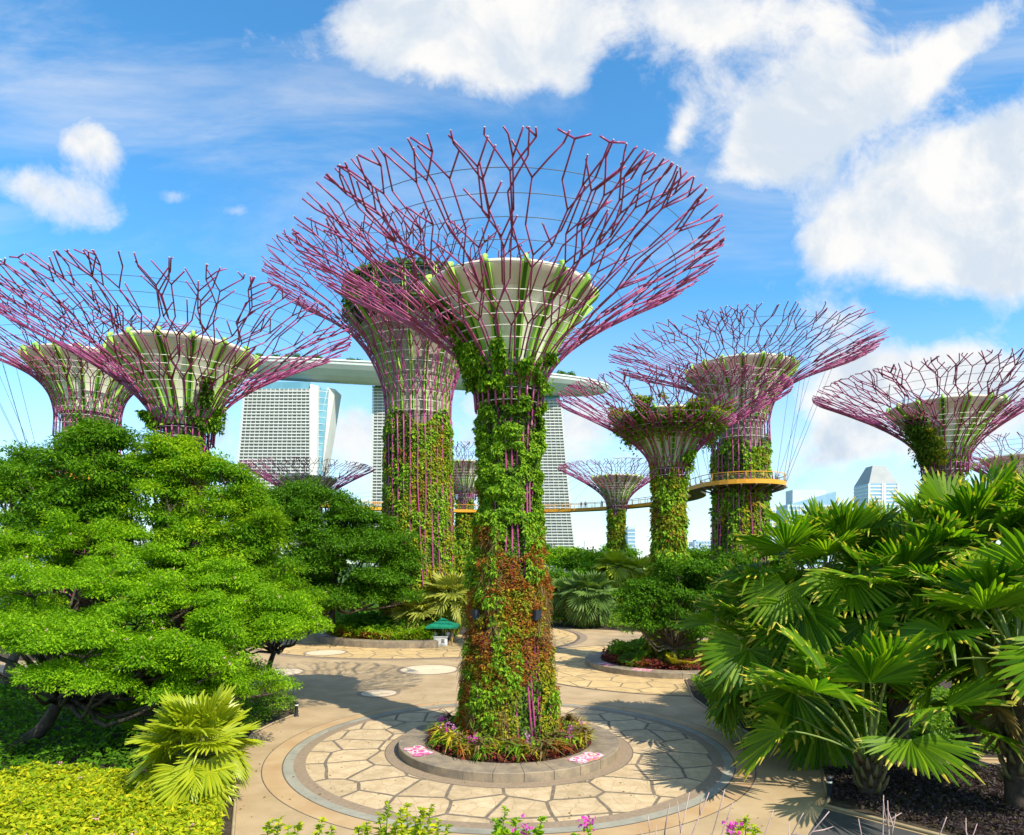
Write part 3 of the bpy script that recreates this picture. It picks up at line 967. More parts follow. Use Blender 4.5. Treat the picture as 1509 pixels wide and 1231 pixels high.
tF = tower_tree('small', (21.6, 136), 'small distant steel tree tower that the walkway passes, right of the hotel', R(8), 1.17)
mid_plants(tF, SPEC['small'], np.random.default_rng(81), 17.5, .45, 5000, .45)
tG = tower_tree('small', (-33, 107), 'distant steel tree tower peeping over the dark tree in front of the hotel', R(11))
mid_plants(tG, SPEC['small'], np.random.default_rng(91), 17.5, .5, 1200)
tH = tower_tree('small', (-10.6, 150), 'distant steel tree tower half hidden between the tallest and the nearest one', R(6), 1.38)
mid_plants(tH, SPEC['small'], np.random.default_rng(92), 16.5, .5, 3500, .45)
tI = tower_tree('small', (66.5, 86), 'steel tree tower cut off by the right edge, low behind the palms', R(14))
mid_plants(tI, SPEC['small'], np.random.default_rng(93), 17.5, .5, 1500)

# ------------------------------------------------------------------ the hotel far behind
M['hwhite'] = mat('hotel_white_concrete', (0.60, 0.61, 0.60), 0.6, (0.54, 0.55, 0.54), 0.05)
M['hglass'] = mat('hotel_window_glass', (0.13, 0.15, 0.14), 0.3, (0.28, 0.29, 0.25), 0.35, spec=.6, detail=2)
M['atrium'] = mat('atrium_glass', (0.10, 0.27, 0.37), 0.15, (0.16, 0.36, 0.46), 0.06, spec=.8)
M['hull'] = mat('skypark_hull', (0.50, 0.53, 0.53), 0.55, (0.45, 0.48, 0.49), 0.05)
M['hullrim'] = mat('skypark_parapet', (0.66, 0.68, 0.68), 0.5)


def hotel_tower(label, d, pl_top, pr_top, pl_bot, pr_bot, ytop, ybot, nbay, side=None):
    """main facade: px of its left and right edges at the heights ytop and ybot (photograph rows)"""
    ztop = H + (HZ - ytop) / FPX * d
    zb = H + (HZ - ybot) / FPX * d
    xl = lambda z: ((pl_bot + (pl_top - pl_bot) * ((z - zb) / (ztop - zb)) ** .8 if z > zb else pl_bot + (zb - z) * .10) - CX) / FPX * d
    xr = lambda z: ((pr_bot + (pr_top - pr_bot) * ((z - zb) / (ztop - zb)) ** .8 if z > zb else pr_bot) - CX) / FPX * d
    root = thing('hotel_tower', label, 'hotel tower', ((xl(0) + xr(0)) / 2, d + 10, 0), 0, 'towers of the hotel')
    ox, oy = root.location.x, root.location.y
    fl = 2.95
    nf = int(ztop // fl)
    ztop = nf * fl
    rec = 1.5
    body, slabs, div = MB(), MB(), MB()
    for k in range(nf):
        z0, z1 = k * fl, (k + 1) * fl
        a0, b0, a1, b1 = xl(z0) - ox, xr(z0) - ox, xl(z1) - ox, xr(z1) - ox
        y = d - oy
        body.hexa([(a0, y + rec, z0), (b0, y + rec, z0), (b0, y + 22, z0), (a0, y + 22, z0), (a1, y + rec, z1), (b1, y + rec, z1), (b1, y + 22, z1), (a1, y + 22, z1)])
        big = k in (9, 10)
        hgt = 1.02
        slabs.hexa([(a0, y, z0), (b0, y, z0), (b0, y + rec - .01, z0), (a0, y + rec - .01, z0), (a0, y, z0 + hgt), (b0, y, z0 + hgt), (b0, y + rec - .01, z0 + hgt), (a0, y + rec - .01, z0 + hgt)])
        for j in range(nbay + 1):
            f0 = j / nbay
            xx0 = a0 + (b0 - a0) * f0; xx1 = a1 + (b1 - a1) * f0
            t = .95 if j in (0, nbay) else .17
            div.hexa([(xx0 - t, y + .12, z0 + hgt), (xx0 + t, y + .12, z0 + hgt), (xx0 + t, y + rec - .02, z0 + hgt), (xx0 - t, y + rec - .02, z0 + hgt),
                      (xx1 - t, y + .12, z1), (xx1 + t, y + .12, z1), (xx1 + t, y + rec - .02, z1), (xx1 - t, y + rec - .02, z1)])
    body.build('window_front', M['hglass'], root)
    slabs.build('balcony_front', M['hwhite'], root)
    div.build('party_wall', M['hwhite'], root)
    mb = MB()
    mb.box(((xl(ztop) + xr(ztop)) / 2 - ox, d + 11 - oy, ztop + 3.2), (abs(xr(ztop) - xl(ztop)) * .96, 19, 6.4), 0)
    mb.build('crown_storey', M['atrium'], root)
    if side:
        # end elevation: white panel, recessed glass wall, leaning rear leg
        X_ = lambda px: (px - CX) / FPX * d - ox
        Zt = ztop + 4
        zbm = 20
        w0t, w1t, w0b, w1b = side['panel']
        mb = MB(); y = d - oy
        mb.hexa([(X_(w0b), y - .3, 0), (X_(w1b), y + 6, 0), (X_(w1b), y + 20, 0), (X_(w0b), y + 20, 0), (X_(w0t), y - .3, Zt), (X_(w1t), y + 6, Zt), (X_(w1t), y + 20, Zt), (X_(w0t), y + 20, Zt)])
        mb.build('end_wall', M['hwhite'], root)
        g0t, g1t, g0b, g1b = side['glass']
        mb = MB()
        mb.hexa([(X_(g0b), y + 9, 0), (X_(g1b), y + 12, 0), (X_(g1b), y + 26, 0), (X_(g0b), y + 26, 0), (X_(g0t), y + 9, Zt - 2), (X_(g1t), y + 12, Zt - 2), (X_(g1t), y + 26, Zt - 2), (X_(g0t), y + 26, Zt - 2)])
        mb.build('atrium_glass', M['atrium'], root)
        mb = MB()
        for z in np.arange(6, Zt - 3, 6.0):
            f = z / Zt
            a = X_(g0b) + (X_(g0t) - X_(g0b)) * f; b = X_(g1b) + (X_(g1t) - X_(g1b)) * f
            mb.hexa([(a, y + 8.8, z), (b, y + 11.8, z), (b, y + 11.95, z), (a, y + 8.95, z), (a, y + 8.8, z + .35), (b, y + 11.8, z + .35), (b, y + 11.95, z + .35), (a, y + 8.95, z + .35)])
        mb.build('atrium_mullion', M['hullrim'], root)
        r0t, r1t, r0b, r1b = side['rear']
        mb = MB()
        mb.hexa([(X_(r0b), y + 11, 0), (X_(r1b), y + 18, 0), (X_(r1b), y + 40, 0), (X_(r0b), y + 40, 0), (X_(r0t), y + 11, Zt), (X_(r1t), y + 18, Zt), (X_(r1t), y + 40, Zt), (X_(r0t), y + 40, Zt)])
        mb.build('rear_leg', M['hwhite'], root)
    return root


hotel_tower('left white hotel tower with balcony rows and a blue glass end wall', 600, 360, 457, 345, 457, 568, 725, 15,
            dict(panel=(457.2, 466, 457.2, 461), glass=(464.5, 479, 454, 450), rear=(477, 486.5, 430, 441)))
hotel_tower('middle white hotel tower, mostly behind the tallest tree tower', 635, 550, 652, 546, 656, 566, 790, 15)
hotel_tower('right white hotel tower, widening downwards, beside the trunk of the nearest tree tower', 665, 742, 827, 730, 850, 585, 822, 14)

sp = thing('sky_deck', 'long boat-shaped roof deck lying across the three hotel towers', 'roof deck', (-70, 640, 180))
st = [(-258, 606, 14.5, 11), (-250, 607, 17, 13), (-200, 612, 19, 14), (-140, 622, 19.5, 14.5), (-70, 634, 20, 15), (0, 650, 20, 15), (40, 661, 19, 14.5), (70, 672, 16, 12.5), (86, 679, 11.5, 9.5), (96, 684, 6, 6), (100, 686, 1.5, 2.5)]
c = curve([(a, b, 0) for a, b, _, _ in st], 60)
ww = np.interp(np.linspace(0, 1, 60), np.linspace(0, 1, len(st)), [k[2] for k in st])
hh = np.interp(np.linspace(0, 1, 60), np.linspace(0, 1, len(st)), [k[3] for k in st])
zt = 193 - np.linspace(0, 1, 60) * 2.0
sec = np.array([(-1, 0), (-1.0, -.16), (-.86, -.42), (-.6, -.74), (-.3, -.94), (0, -1), (.3, -.94), (.6, -.74), (.86, -.42), (1.0, -.16), (1, 0)])
t = unit(np.gradient(c[:, :2], axis=0)); nn_ = np.stack([-t[:, 1], t[:, 0]], 1)
v = np.zeros((60, 11, 3))
v[:, :, 0] = c[:, 0][:, None] + nn_[:, 0][:, None] * sec[:, 0] * ww[:, None]
v[:, :, 1] = c[:, 1][:, None] + nn_[:, 1][:, None] * sec[:, 0] * ww[:, None]
v[:, :, 2] = zt[:, None] + sec[:, 1] * hh[:, None]
v -= np.array((-70, 640, 180))
i = np.arange(59)[:, None]; j = np.arange(11)[None, :]
q = np.stack([i * 11 + j, i * 11 + (j + 1) % 11, (i + 1) * 11 + (j + 1) % 11, (i + 1) * 11 + j], -1).reshape(-1, 4)
mb = MB(); mb.add(v.reshape(-1, 3), q, 0, False); mb.f.append((np.arange(11)[None, :], 0, False)); mb.build('hull', M['hull'], sp)
mb = MB()
for k in (0, 10):
    e = v[:, k].copy(); e[:, 2] += .8
    mb.tube(e, 1.1, 4)
mb.build('parapet', M['hullrim'], sp)
mb = MB()                                             # low pavilions on the deck
for xx, yy_, sx, sz in ((-215, 612, 30, 4), (-165, 622, 26, 5.5), (-120, 628, 34, 4), (-60, 640, 30, 5), (10, 656, 26, 4)):
    mb.box((xx + 70, yy_ - 640, 13 + sz / 2), (sx, 12, sz), 0, .2)
    mb.box((xx + 70, yy_ - 640, 13.4 + sz), (sx + 4, 15, .8), 0, .2)
mb.build('roof_pavilion', M['hullrim'], sp)
rng = np.random.default_rng(8)
mb = MB()
P, zz = [], []
for xx, yy_ in [(x, np.interp(x, [k[0] for k in st], [k[1] for k in st])) for x in (-246, -238, -228, -212, -205, -196, -190, -180, -150, -143, -100, -92, -50, -30, -5, 20, 32, 45, 52, 60)]:
    n = 260
    p = rng.normal(0, 1, (n, 3)); p = unit(p) * rng.random((n, 1)) ** .4
    P.append(p * (4.5, 4, 2.6) + (xx + 70 + rng.normal(0, 2), yy_ - 640 - 8, 16.5 + rng.random() * 2.5))
P = np.concatenate(P)
mb.leaves(P, rng.normal(0, 1, P.shape), rng.normal(0, .6, P.shape) + (0, 0, 1), 1.5, 1.0, 'quad')
mb.build('roof_garden', M['deep'], sp)

# ------------------------------------------------------------------ other far buildings
M['bglass'] = mat('hazy_blue_glass', (0.20, 0.36, 0.52), 0.25, (0.27, 0.44, 0.60), 0.05, spec=.7)  # blue glass, with the haze of distance mixed into its colour
M['bgrey'] = mat('pale_grey_stone', (0.34, 0.36, 0.37), 0.7, (0.29, 0.31, 0.32), 0.05)
M['bpale'] = mat('haze_pale_wall', (0.55, 0.62, 0.68), 0.6, (0.50, 0.57, 0.64), 0.06)  # distance haze painted into the wall colour as pale blue


def office(label, px0, px1, ytop, d, dep, fl, wall, glass, vert=0, ztop_extra=0, cat='office building', slope=0.0, rz=0.0):
    x0, x1 = (px0 - CX) / FPX * d, (px1 - CX) / FPX * d
    h = H + (HZ - ytop) / FPX * d
    root = thing('office_building', label, cat, ((x0 + x1) / 2, d + dep / 2, 0), rz, 'city buildings on the skyline')
    w_ = x1 - x0
    mb = MB()
    mb.hexa([(-w_ / 2, -dep / 2, 0), (w_ / 2, -dep / 2, 0), (w_ / 2, dep / 2, 0), (-w_ / 2, dep / 2, 0),
             (-w_ / 2, -dep / 2, h), (w_ / 2, -dep / 2, h + slope), (w_ / 2, dep / 2, h + slope), (-w_ / 2, dep / 2, h)])
    mb.build('glass_wall', glass, root)
    mb = MB()
    for z in np.arange(fl, h - fl * .2, fl):
        mb.box((0, 0, z), (w_ + .8, dep + .8, fl * .34))
    if vert:
        for k in range(vert + 1):
            xx = -w_ / 2 + w_ * k / vert
            mb.box((xx, -dep / 2 - .3, h / 2), (fl * .2, .7, h - .2))
    mb.build('floor_band', wall, root)
    mb = MB()
    mb.box((0, 0, h + fl * .25), (w_ * .7, dep * .6, fl * .5 + 2 * abs(slope)))
    mb.build('roof', wall, root)
    return root


office('slender blue glass tower behind the small distant tree tower', 901, 916, 752, 900, 25, 6, M['bpale'], M['bglass'])
office('pale narrow block just right of the slender blue glass tower', 925, 936, 778, 880, 25, 5, M['bpale'], M['bglass'])
office('low pale blue office block with a roof frame between two tree tower trunks', 1024, 1050, 798, 900, 30, 5, M['bpale'], M['bglass'], 6)
office('lower annex left of the low pale blue office block', 1010, 1026, 808, 890, 30, 5, M['bpale'], M['bglass'], 3)
office('white framed block beside the walkway ring, above the palms', 1134, 1150, 752, 820, 24, 5, M['hullrim'], M['bglass'], 4)
office('broad grey glass block with a sloping roof line left of the pyramid-topped tower', 1161, 1232, 744, 700, 30, 5, M['bpale'], M['bglass'], 12, 0, 'office building', 14)
office('blue glass block low at the left edge behind the leafy trees', -30, 22, 716, 420, 30, 3.6, M['bpale'], M['bglass'], 6)
# pyramid topped tower
d = 900
x0, x1, xm = [(p - CX) / FPX * d for p in (1284, 1327, 1305)]
pt = thing('office_building', 'tall tower with a truncated grey pyramid for a roof, above the palms', 'office building', (xm, d + 25, 0), R(0), 'city buildings on the skyline')
h1, h2 = H + (HZ - 712) / FPX * d, H + (HZ - 684) / FPX * d
w_ = x1 - x0
mb = MB(); mb.box((0, 0, h1 / 2), (w_, w_, h1)); mb.build('glass_wall', M['bglass'], pt)
mb = MB()
for z in np.arange(5, h1 - 2, 5.0):
    mb.box((0, 0, z), (w_ + .8, w_ + .8, 1.9))
for k in (-.5, -.04, .04, .5):
    mb.box((w_ * k, -w_ / 2 - .4, h1 / 2), (2.5, .9, h1))
mb.build('floor_band', M['hullrim'], pt)
mb = MB(); q = w_ / 2; q2 = w_ * .22
mb.hexa([(-q, -q, h1), (q, -q, h1), (q, q, h1), (-q, q, h1), (-q2, -q2, h2), (q2, -q2, h2), (q2, q2, h2), (-q2, q2, h2)])
mb.build('roof', M['bgrey'], pt)
# white curved museum, like a half open flower
mu = thing('museum', 'white flower-shaped museum with curved petals low on the horizon', 'museum', ((868 - CX) / FPX * 800, 800, 0))
for k, (px, ww_, ht, ln) in enumerate(((859, 10, 27, -3), (866, 12, 36, 2), (874, 8, 30, 3), (880, 7, 22, 4))):
    mb = MB()
    cx_ = (px - 868) / FPX * 800
    s_ = []
    for f in np.linspace(0, 1, 9):
        hw = ww_ / 2 * (.55 + .45 * f)
        s_.append([(cx_ + ln * f * f - hw, -4, ht * f), (cx_ + ln * f * f + hw, -4, ht * f - 3 * f), (cx_ + ln * f * f + hw, 4, ht * f - 3 * f), (cx_ + ln * f * f - hw, 4, ht * f)])
    s_ = np.array(s_).reshape(-1, 3)
    f_ = [(i * 4 + j, i * 4 + (j + 1) % 4, i * 4 + 4 + (j + 1) % 4, i * 4 + 4 + j) for i in range(8) for j in range(4)] + [(32, 33, 34, 35)]
    mb.add(s_, f_, 0, False)
    mb.build('petal', M['white'], mu)

# ------------------------------------------------------------------ people
PCACHE = {}


def person_mesh(pose, skin, shirt, legs, hair, skirt=False):
    key = (pose, shirt, legs)
    if key in PCACHE:
        return PCACHE[key]
    J = [(0, 0, .95), (0, 0, 1.12), (0, 0, 1.38), (0, 0, 1.48), (0, -.01, 1.56), (0, -.02, 1.68), (0, -.01, 1.75)]
    rad = [(.15, .10), (.14, .095), (.16, .10), (.055, .055), (.075, .085), (.085, .10), (.06, .07)]
    E = [(0, 1), (1, 2), (2, 3), (3, 4), (4, 5), (5, 6)]
    for s_ in (-1, 1):
        b = len(J)
        arm = {'stand': [(.19, 0, 1.40), (.24, .0, 1.12), (.23, -.10, .88), (.22, -.14, .80)],
               'lean': [(.19, 0, 1.40), (.25, -.08, 1.15), (.20, -.32, 1.12), (.18, -.40, 1.12)]}[pose]
        for k, (p, r_) in enumerate(zip(arm, (.062, .048, .036, .04))):
            J.append((p[0] * s_, p[1], p[2])); rad.append((r_, r_)); E.append((2 if k == 0 else len(J) - 2, len(J) - 1))
        leg = [(.09, 0, .88), (.10, -.02 - .03 * s_, .48), (.11, .02 - .04 * s_, .09), (.12, -.12 - .04 * s_, .05)]
        for k, (p, r_) in enumerate(zip(leg, (.095, .062, .042, .04))):
            J.append((p[0] * s_, p[1], p[2])); rad.append((r_, r_)); E.append((0 if k == 0 else len(J) - 2, len(J) - 1))
    me = bpy.data.meshes.new('person_skeleton')
    me.from_pydata(J, E, [])
    o = bpy.data.objects.new('person_skeleton', me)
    COL.objects.link(o)
    o.modifiers.new('skin', 'SKIN')
    for k, r_ in enumerate(rad):
        me.skin_vertices[0].data[k].radius = r_
        me.skin_vertices[0].data[k].use_root = (k == 0)
    sub = o.modifiers.new('sub', 'SUBSURF'); sub.levels = 1; sub.render_levels = 1
    dg = bpy.context.evaluated_depsgraph_get()
    out = bpy.data.meshes.new_from_object(o.evaluated_get(dg))
    bpy.data.objects.remove(o)
    out.materials.clear()
    for m_ in (skin, shirt, legs, hair, M['darkbark']):
        out.materials.append(m_)
    for p in out.polygons:
        x, y, z = p.center
        k = 0
        if z > 1.70 or (z > 1.58 and y > .02):
            k = 3
        elif z > 1.0 and z < 1.47 and not (abs(x) > .21 and z < 1.2):
            k = 1
        elif .42 < z <= 1.0 and abs(x) < .2:
            k = 2
        elif z < .09:
            k = 4
        p.material_index = k
        p.use_smooth = True
    PCACHE[key] = out
    return out


SK = mat('skin', (0.45, 0.26, 0.17), .6)
HAIR = mat('black_hair', (0.015, 0.012, 0.01), .5)
CL = {n: mat(n + '_cloth', c_, .85) for n, c_ in dict(white=(.7, .7, .7), navy=(.03, .04, .12), blue=(.08, .22, .5), black=(.02, .02, .025), grey=(.2, .2, .2), yellow=(.6, .36, .06), red=(.5, .06, .05), olive=(.16, .15, .07)).items()}


def person(loc, rz, shirt, legs, label, pose='stand', sc_=1.0, group=None):
    o = put('person', person_mesh(pose, SK, CL[shirt], CL[legs], HAIR), None, loc, rz)
    o.scale = (sc_,) * 3
    return tag(o, label, 'person', group)


# ------------------------------------------------------------------ the aerial walkway
M['orange'] = mat('orange_painted_steel', (0.70, 0.33, 0.02), 0.45, (0.62, 0.29, 0.02), 1.5)
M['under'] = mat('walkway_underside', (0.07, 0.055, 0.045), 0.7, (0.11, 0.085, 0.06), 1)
M['mesh'] = mat('rail_wire', (0.45, 0.40, 0.32), 0.5)
ZS = 21.3
sw = thing('aerial_walkway', 'slender orange railed walkway curving high between the tree towers', 'walkway', (0, 140, 0))
ringc = (34.6, 100.0)
arc = [(ringc[0] + 5.2 * math.cos(a), ringc[1] + 5.2 * math.sin(a)) for a in np.radians(np.linspace(170, 380, 22))]
path = [at(px, 748, dd)[:2] for px, dd in ((-80, 118),)] and [(-62 + 7 * math.cos(a), 96 + 7 * math.sin(a)) for a in np.radians([-200 + 360, 200 + 50, 300, 340, 20])]
path += [(-52, 112), (-44, 128), (-30, 142), (-14, 148), (4, 149), (14, 145.5), (21.5, 140), (27.5, 132), (31.5, 121), (31.6, 112), (28.7, 105)]
line = curve([(*p, 0) for p in path], 120)[:, :2]
line = np.vstack([line, np.array(arc)[1:]])
seg_ = np.concatenate([[0], np.cumsum(np.linalg.norm(np.diff(line, axis=0), axis=1))])
nl = int(seg_[-1] / 1.0)
q = np.linspace(0, seg_[-1], nl)
line = np.stack([np.interp(q, seg_, line[:, 0]), np.interp(q, seg_, line[:, 1])], 1)
t = unit(np.gradient(line, axis=0)); nn_ = np.stack([-t[:, 1], t[:, 0]], 1)
L_, R_ = line + nn_ * 1.15, line - nn_ * 1.15


def swept(mb, secs, mat_=0):
    """secs: list of (offset across, height) closed section swept along the walkway"""
    k = len(secs)
    v = np.zeros((nl, k, 3))
    for j, (o_, z) in enumerate(secs):
        v[:, j, :2] = line + nn_ * o_; v[:, j, 2] = z
    v -= np.array((0, 140, 0))
    i = np.arange(nl - 1)[:, None]; j = np.arange(k)[None, :]
    f = np.stack([i * k + j, i * k + (j + 1) % k, (i + 1) * k + (j + 1) % k, (i + 1) * k + j], -1).reshape(-1, 4)
    mb.add(v.reshape(-1, 3), f, mat_)


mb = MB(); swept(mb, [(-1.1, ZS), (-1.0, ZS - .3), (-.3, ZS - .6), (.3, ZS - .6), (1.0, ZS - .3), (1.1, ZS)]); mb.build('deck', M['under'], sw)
for s_ in (-1, 1):
    mb = MB()
    swept(mb, [(s_ * 1.12, ZS - .5), (s_ * 1.26, ZS - .5), (s_ * 1.26, ZS + .14), (s_ * 1.12, ZS + .14)])
    mb.build('edge_beam', M['orange'], sw)
    mb = MB()
    swept(mb, [(s_ * 1.16, ZS + 1.15), (s_ * 1.24, ZS + 1.15), (s_ * 1.24, ZS + 1.25), (s_ * 1.16, ZS + 1.25)])
    for k in range(0, nl, 2):
        p = line[k] + nn_[k] * s_ * 1.19
        mb.tube([(p[0], p[1] - 140, ZS + .1), (p[0], p[1] - 140, ZS + 1.18)], .055, 4)
    mb.build('railing', M['orange'], sw)
    mb = MB()
    for z in np.arange(.3, 1.1, .2):
        swept(mb, [(s_ * 1.19, ZS + z), (s_ * 1.205, ZS + z), (s_ * 1.205, ZS + z + .014), (s_ * 1.19, ZS + z + .014)])
    mb.build('rail_mesh', M['mesh'], sw)
mb = MB()
for a in np.radians(np.arange(180, 380, 18)):                        # brackets that carry the ring from the trunk
    ca, sa = math.cos(a), math.sin(a)
    mb.tube([(ringc[0] + 3.3 * ca, ringc[1] + 3.3 * sa - 140, ZS - 1.6), (ringc[0] + 6.6 * ca, ringc[1] + 6.6 * sa - 140, ZS - .6)], .12, 6)
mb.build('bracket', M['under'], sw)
# hangers from the canopies
hang = []
for a in (-20, 0, 18, 60):
    for rr, top in ((9, 37.2), (13, 38.9)):
        hang.append((ringc, a, rr, top))
for a in (-170, -150, 160):
    for rr, top in ((9, 37.2), (13, 38.9)):
        hang.append((ringc, a, rr, top))
for a in (180, 200, 230):
    for rr, top in ((10.5, 37.9), (14, 39.3)):
        hang.append(((-61.6, 96), a, rr, top))
for (cx_, cy_), a, rr, top in hang:
    ca, sa = math.cos(R(a)), math.sin(R(a))
    mb = MB()
    mb.tube([(cx_ + rr * ca, cy_ + rr * sa - 140, top), (cx_ + 6.4 * ca, cy_ + 6.4 * sa - 140, ZS + .1)], .03, 3)
    mb.build('hanger_cable', M['wire'], sw)
for k in range(60, 124, 5):
    p = line[min(k, nl - 1)]
    mb = MB()
    mb.tube([(p[0] + .5, p[1] - 140, ZS + .1), (21.6 + (p[0] - 21.6) * .35, 136 - 140 + (p[1] - 136) * .35, 28)], .025, 3)
    mb.build('hanger_cable', M['wire'], sw)


def on_walk(px, k0=60, k1=None):
    """walkway spot seen at column px"""
    k1 = k1 or nl
    xs = line[k0:k1, 0] / line[k0:k1, 1] * FPX + CX
    k = int(np.argmin(abs(xs - px))) + k0
    return (line[k, 0], line[k, 1], ZS)


G_ = None
person(on_walk(671, 60, 150), 2.0, 'black', 'grey', 'person in dark clothes on the walkway between the two big trunks')
person(on_walk(855, 60, 150), 0.3, 'black', 'navy', 'person in black on the walkway, left one of the pair near the hotel')
person(on_walk(861, 60, 150), 3.0, 'grey', 'black', 'person in grey on the walkway, right one of the pair near the hotel')
person(on_walk(884, 60, 150), 1.0, 'navy', 'grey', 'person alone on the walkway just before the small distant tree tower')
ra = R(-22)
person((ringc[0] + 5.2 * math.cos(ra), ringc[1] + 5.2 * math.sin(ra), ZS), 0.4, 'blue', 'navy', 'person in a blue top at the rail of the walkway ring', 'lean')
ra = R(-6)
person((ringc[0] + 5.1 * math.cos(ra), ringc[1] + 5.1 * math.sin(ra), ZS), 1.2, 'olive', 'black', 'person in olive on the right end of the walkway ring', 'lean')
ra = R(6)
person((ringc[0] + 5.1 * math.cos(ra), ringc[1] + 5.1 * math.sin(ra), ZS), 1.5, 'red', 'grey', 'person in red partly behind the right rail of the walkway ring', 'stand')

# ------------------------------------------------------------------ stone planters
def seat_wall(root, ro, ri, h, a0, a1, nb, name='seat_wall'):
    for k in range(nb):
        b0 = R(a0) + (R(a1) - R(a0)) * k / nb + .012 / ro
        b1 = R(a0) + (R(a1) - R(a0)) * (k + 1) / nb - .012 / ro
        mb = MB()
        n = 6
        prof = [(ri, 0), (ri, h), (ro - .03, h), (ro, h - .03), (ro, .0)]
        mb.lathe(prof, n, 0, b0, b1, False)
        P = mb.v[0].reshape(5, n + 1, 3)
        for j, fl in ((0, False), (n, True)):
            ring = P[:, j]
            mb.add(ring, [0, 1, 2, 3, 4] if fl else [4, 3, 2, 1, 0])
        mb.build(name, M['wallstone'], root)


def mosaic(root, ang, r0, r1, z, half, seed):
    """flat painted flower panel on top of the wall"""
    rng = np.random.default_rng(seed)
    cols = [M['mz_pink'], M['mz_white'], M['mz_mag'], M['mz_red'], M['mz_pale'], M['mz_or']]
    mb = MB()
    mb.lathe([(r1, z + .004), (r0, z + .004)], 6, 4, R(ang - half), R(ang + half), False)
    for i in range(26):
        a = R(ang + rng.uniform(-half, half) * .9); r = rng.uniform(r0 + .15, r1 - .15)
        rad = rng.uniform(.10, .30)
        cx_, cy_ = r * math.cos(a), r * math.sin(a)
        k = int(rng.choice([0, 1, 2, 3, 1, 0, 2, 5]))
        for q, (f, kk) in enumerate(((1, k), (.72, (k + 1) % 3), (.25, 3))):
            t = np.arange(20) * 2 * PI / 20
            rr = rad * f * (1 + .12 * np.cos(5 * t))
            mb.poly(np.stack([cx_ + rr * np.cos(t), cy_ + rr * np.sin(t), np.full(20, z + .007 + i * .0008 + q * .0002)], 1), kk)
    mb.build('flower_mosaic', cols, root)


for n_, c_ in dict(pink=(.70, .20, .38), white=(.74, .68, .66), mag=(.60, .06, .28), red=(.60, .07, .08), pale=(.70, .42, .46), **{'or': (.7, .3, .06)}).items():
    M['mz_' + n_] = mat('mosaic_' + n_, c_, .5)

pl = thing('planter', 'round stone planter with a wide seat wall around the nearest tree tower', 'planter', (*TREE_A, 0))
seat_wall(pl, 5.62, 4.2, .43, 0, 360, 26)
mb = MB(); a = np.arange(64) * 2 * PI / 64; mb.poly(np.stack([4.2 * np.cos(a), 4.2 * np.sin(a), np.full(64, .36)], 1)); mb.build('soil', M['soil'], pl)
for k, (an, hf) in enumerate(((208, 9), (317, 10), (44, 8), (120, 8))):
    mosaic(pl, an, 4.45, 5.4, .43, hf, 40 + k)
plc = thing('planter', 'round stone planter at the right, half behind the fan palms', 'planter', (*TCP, 0))
seat_wall(plc, 7.85, 6.4, .5, 0, 360, 30)
mb = MB(); mb.poly(np.stack([6.4 * np.cos(a), 6.4 * np.sin(a), np.full(64, .42)], 1)); mb.build('soil', M['soil'], plc)
for k, an in enumerate((205, 238)):
    mosaic(plc, an, 6.6, 7.6, .5, 6, 60 + k)
plt_ = thing('planter', 'long curved stone planter in front of the dark tree, beside the green parasol', 'planter', (*T3P, 0))
seat_wall(plt_, 13.0, 11.5, .75, 100, 288, 26)
mb = MB(); b = np.radians(np.linspace(100, 288, 50))
mb.poly([(0, 0, .55)] + [(11.5 * math.cos(q), 11.5 * math.sin(q), .55) for q in b]); mb.build('soil', M['soil'], plt_)
mosaic(plt_, 212, 11.8, 12.8, .75, 3, 71)

# ------------------------------------------------------------------ vegetation
def limb(mb, a, b, r0, r1, rng, sag=.12, n=7, sides=6):
    a, b = np.array(a, float), np.array(b, float)
    L = np.linalg.norm(b - a)
    m = (a + b) / 2 + rng.normal(0, .06 * L, 3) + np.array((0, 0, -sag * L))
    c = curve([a, a + (m - a) * .55 + (0, 0, .02 * L), m, b], n) if L > .5 else np.array([a, b])
    mb.tube(c, np.linspace(r0, r1, len(c)), sides)


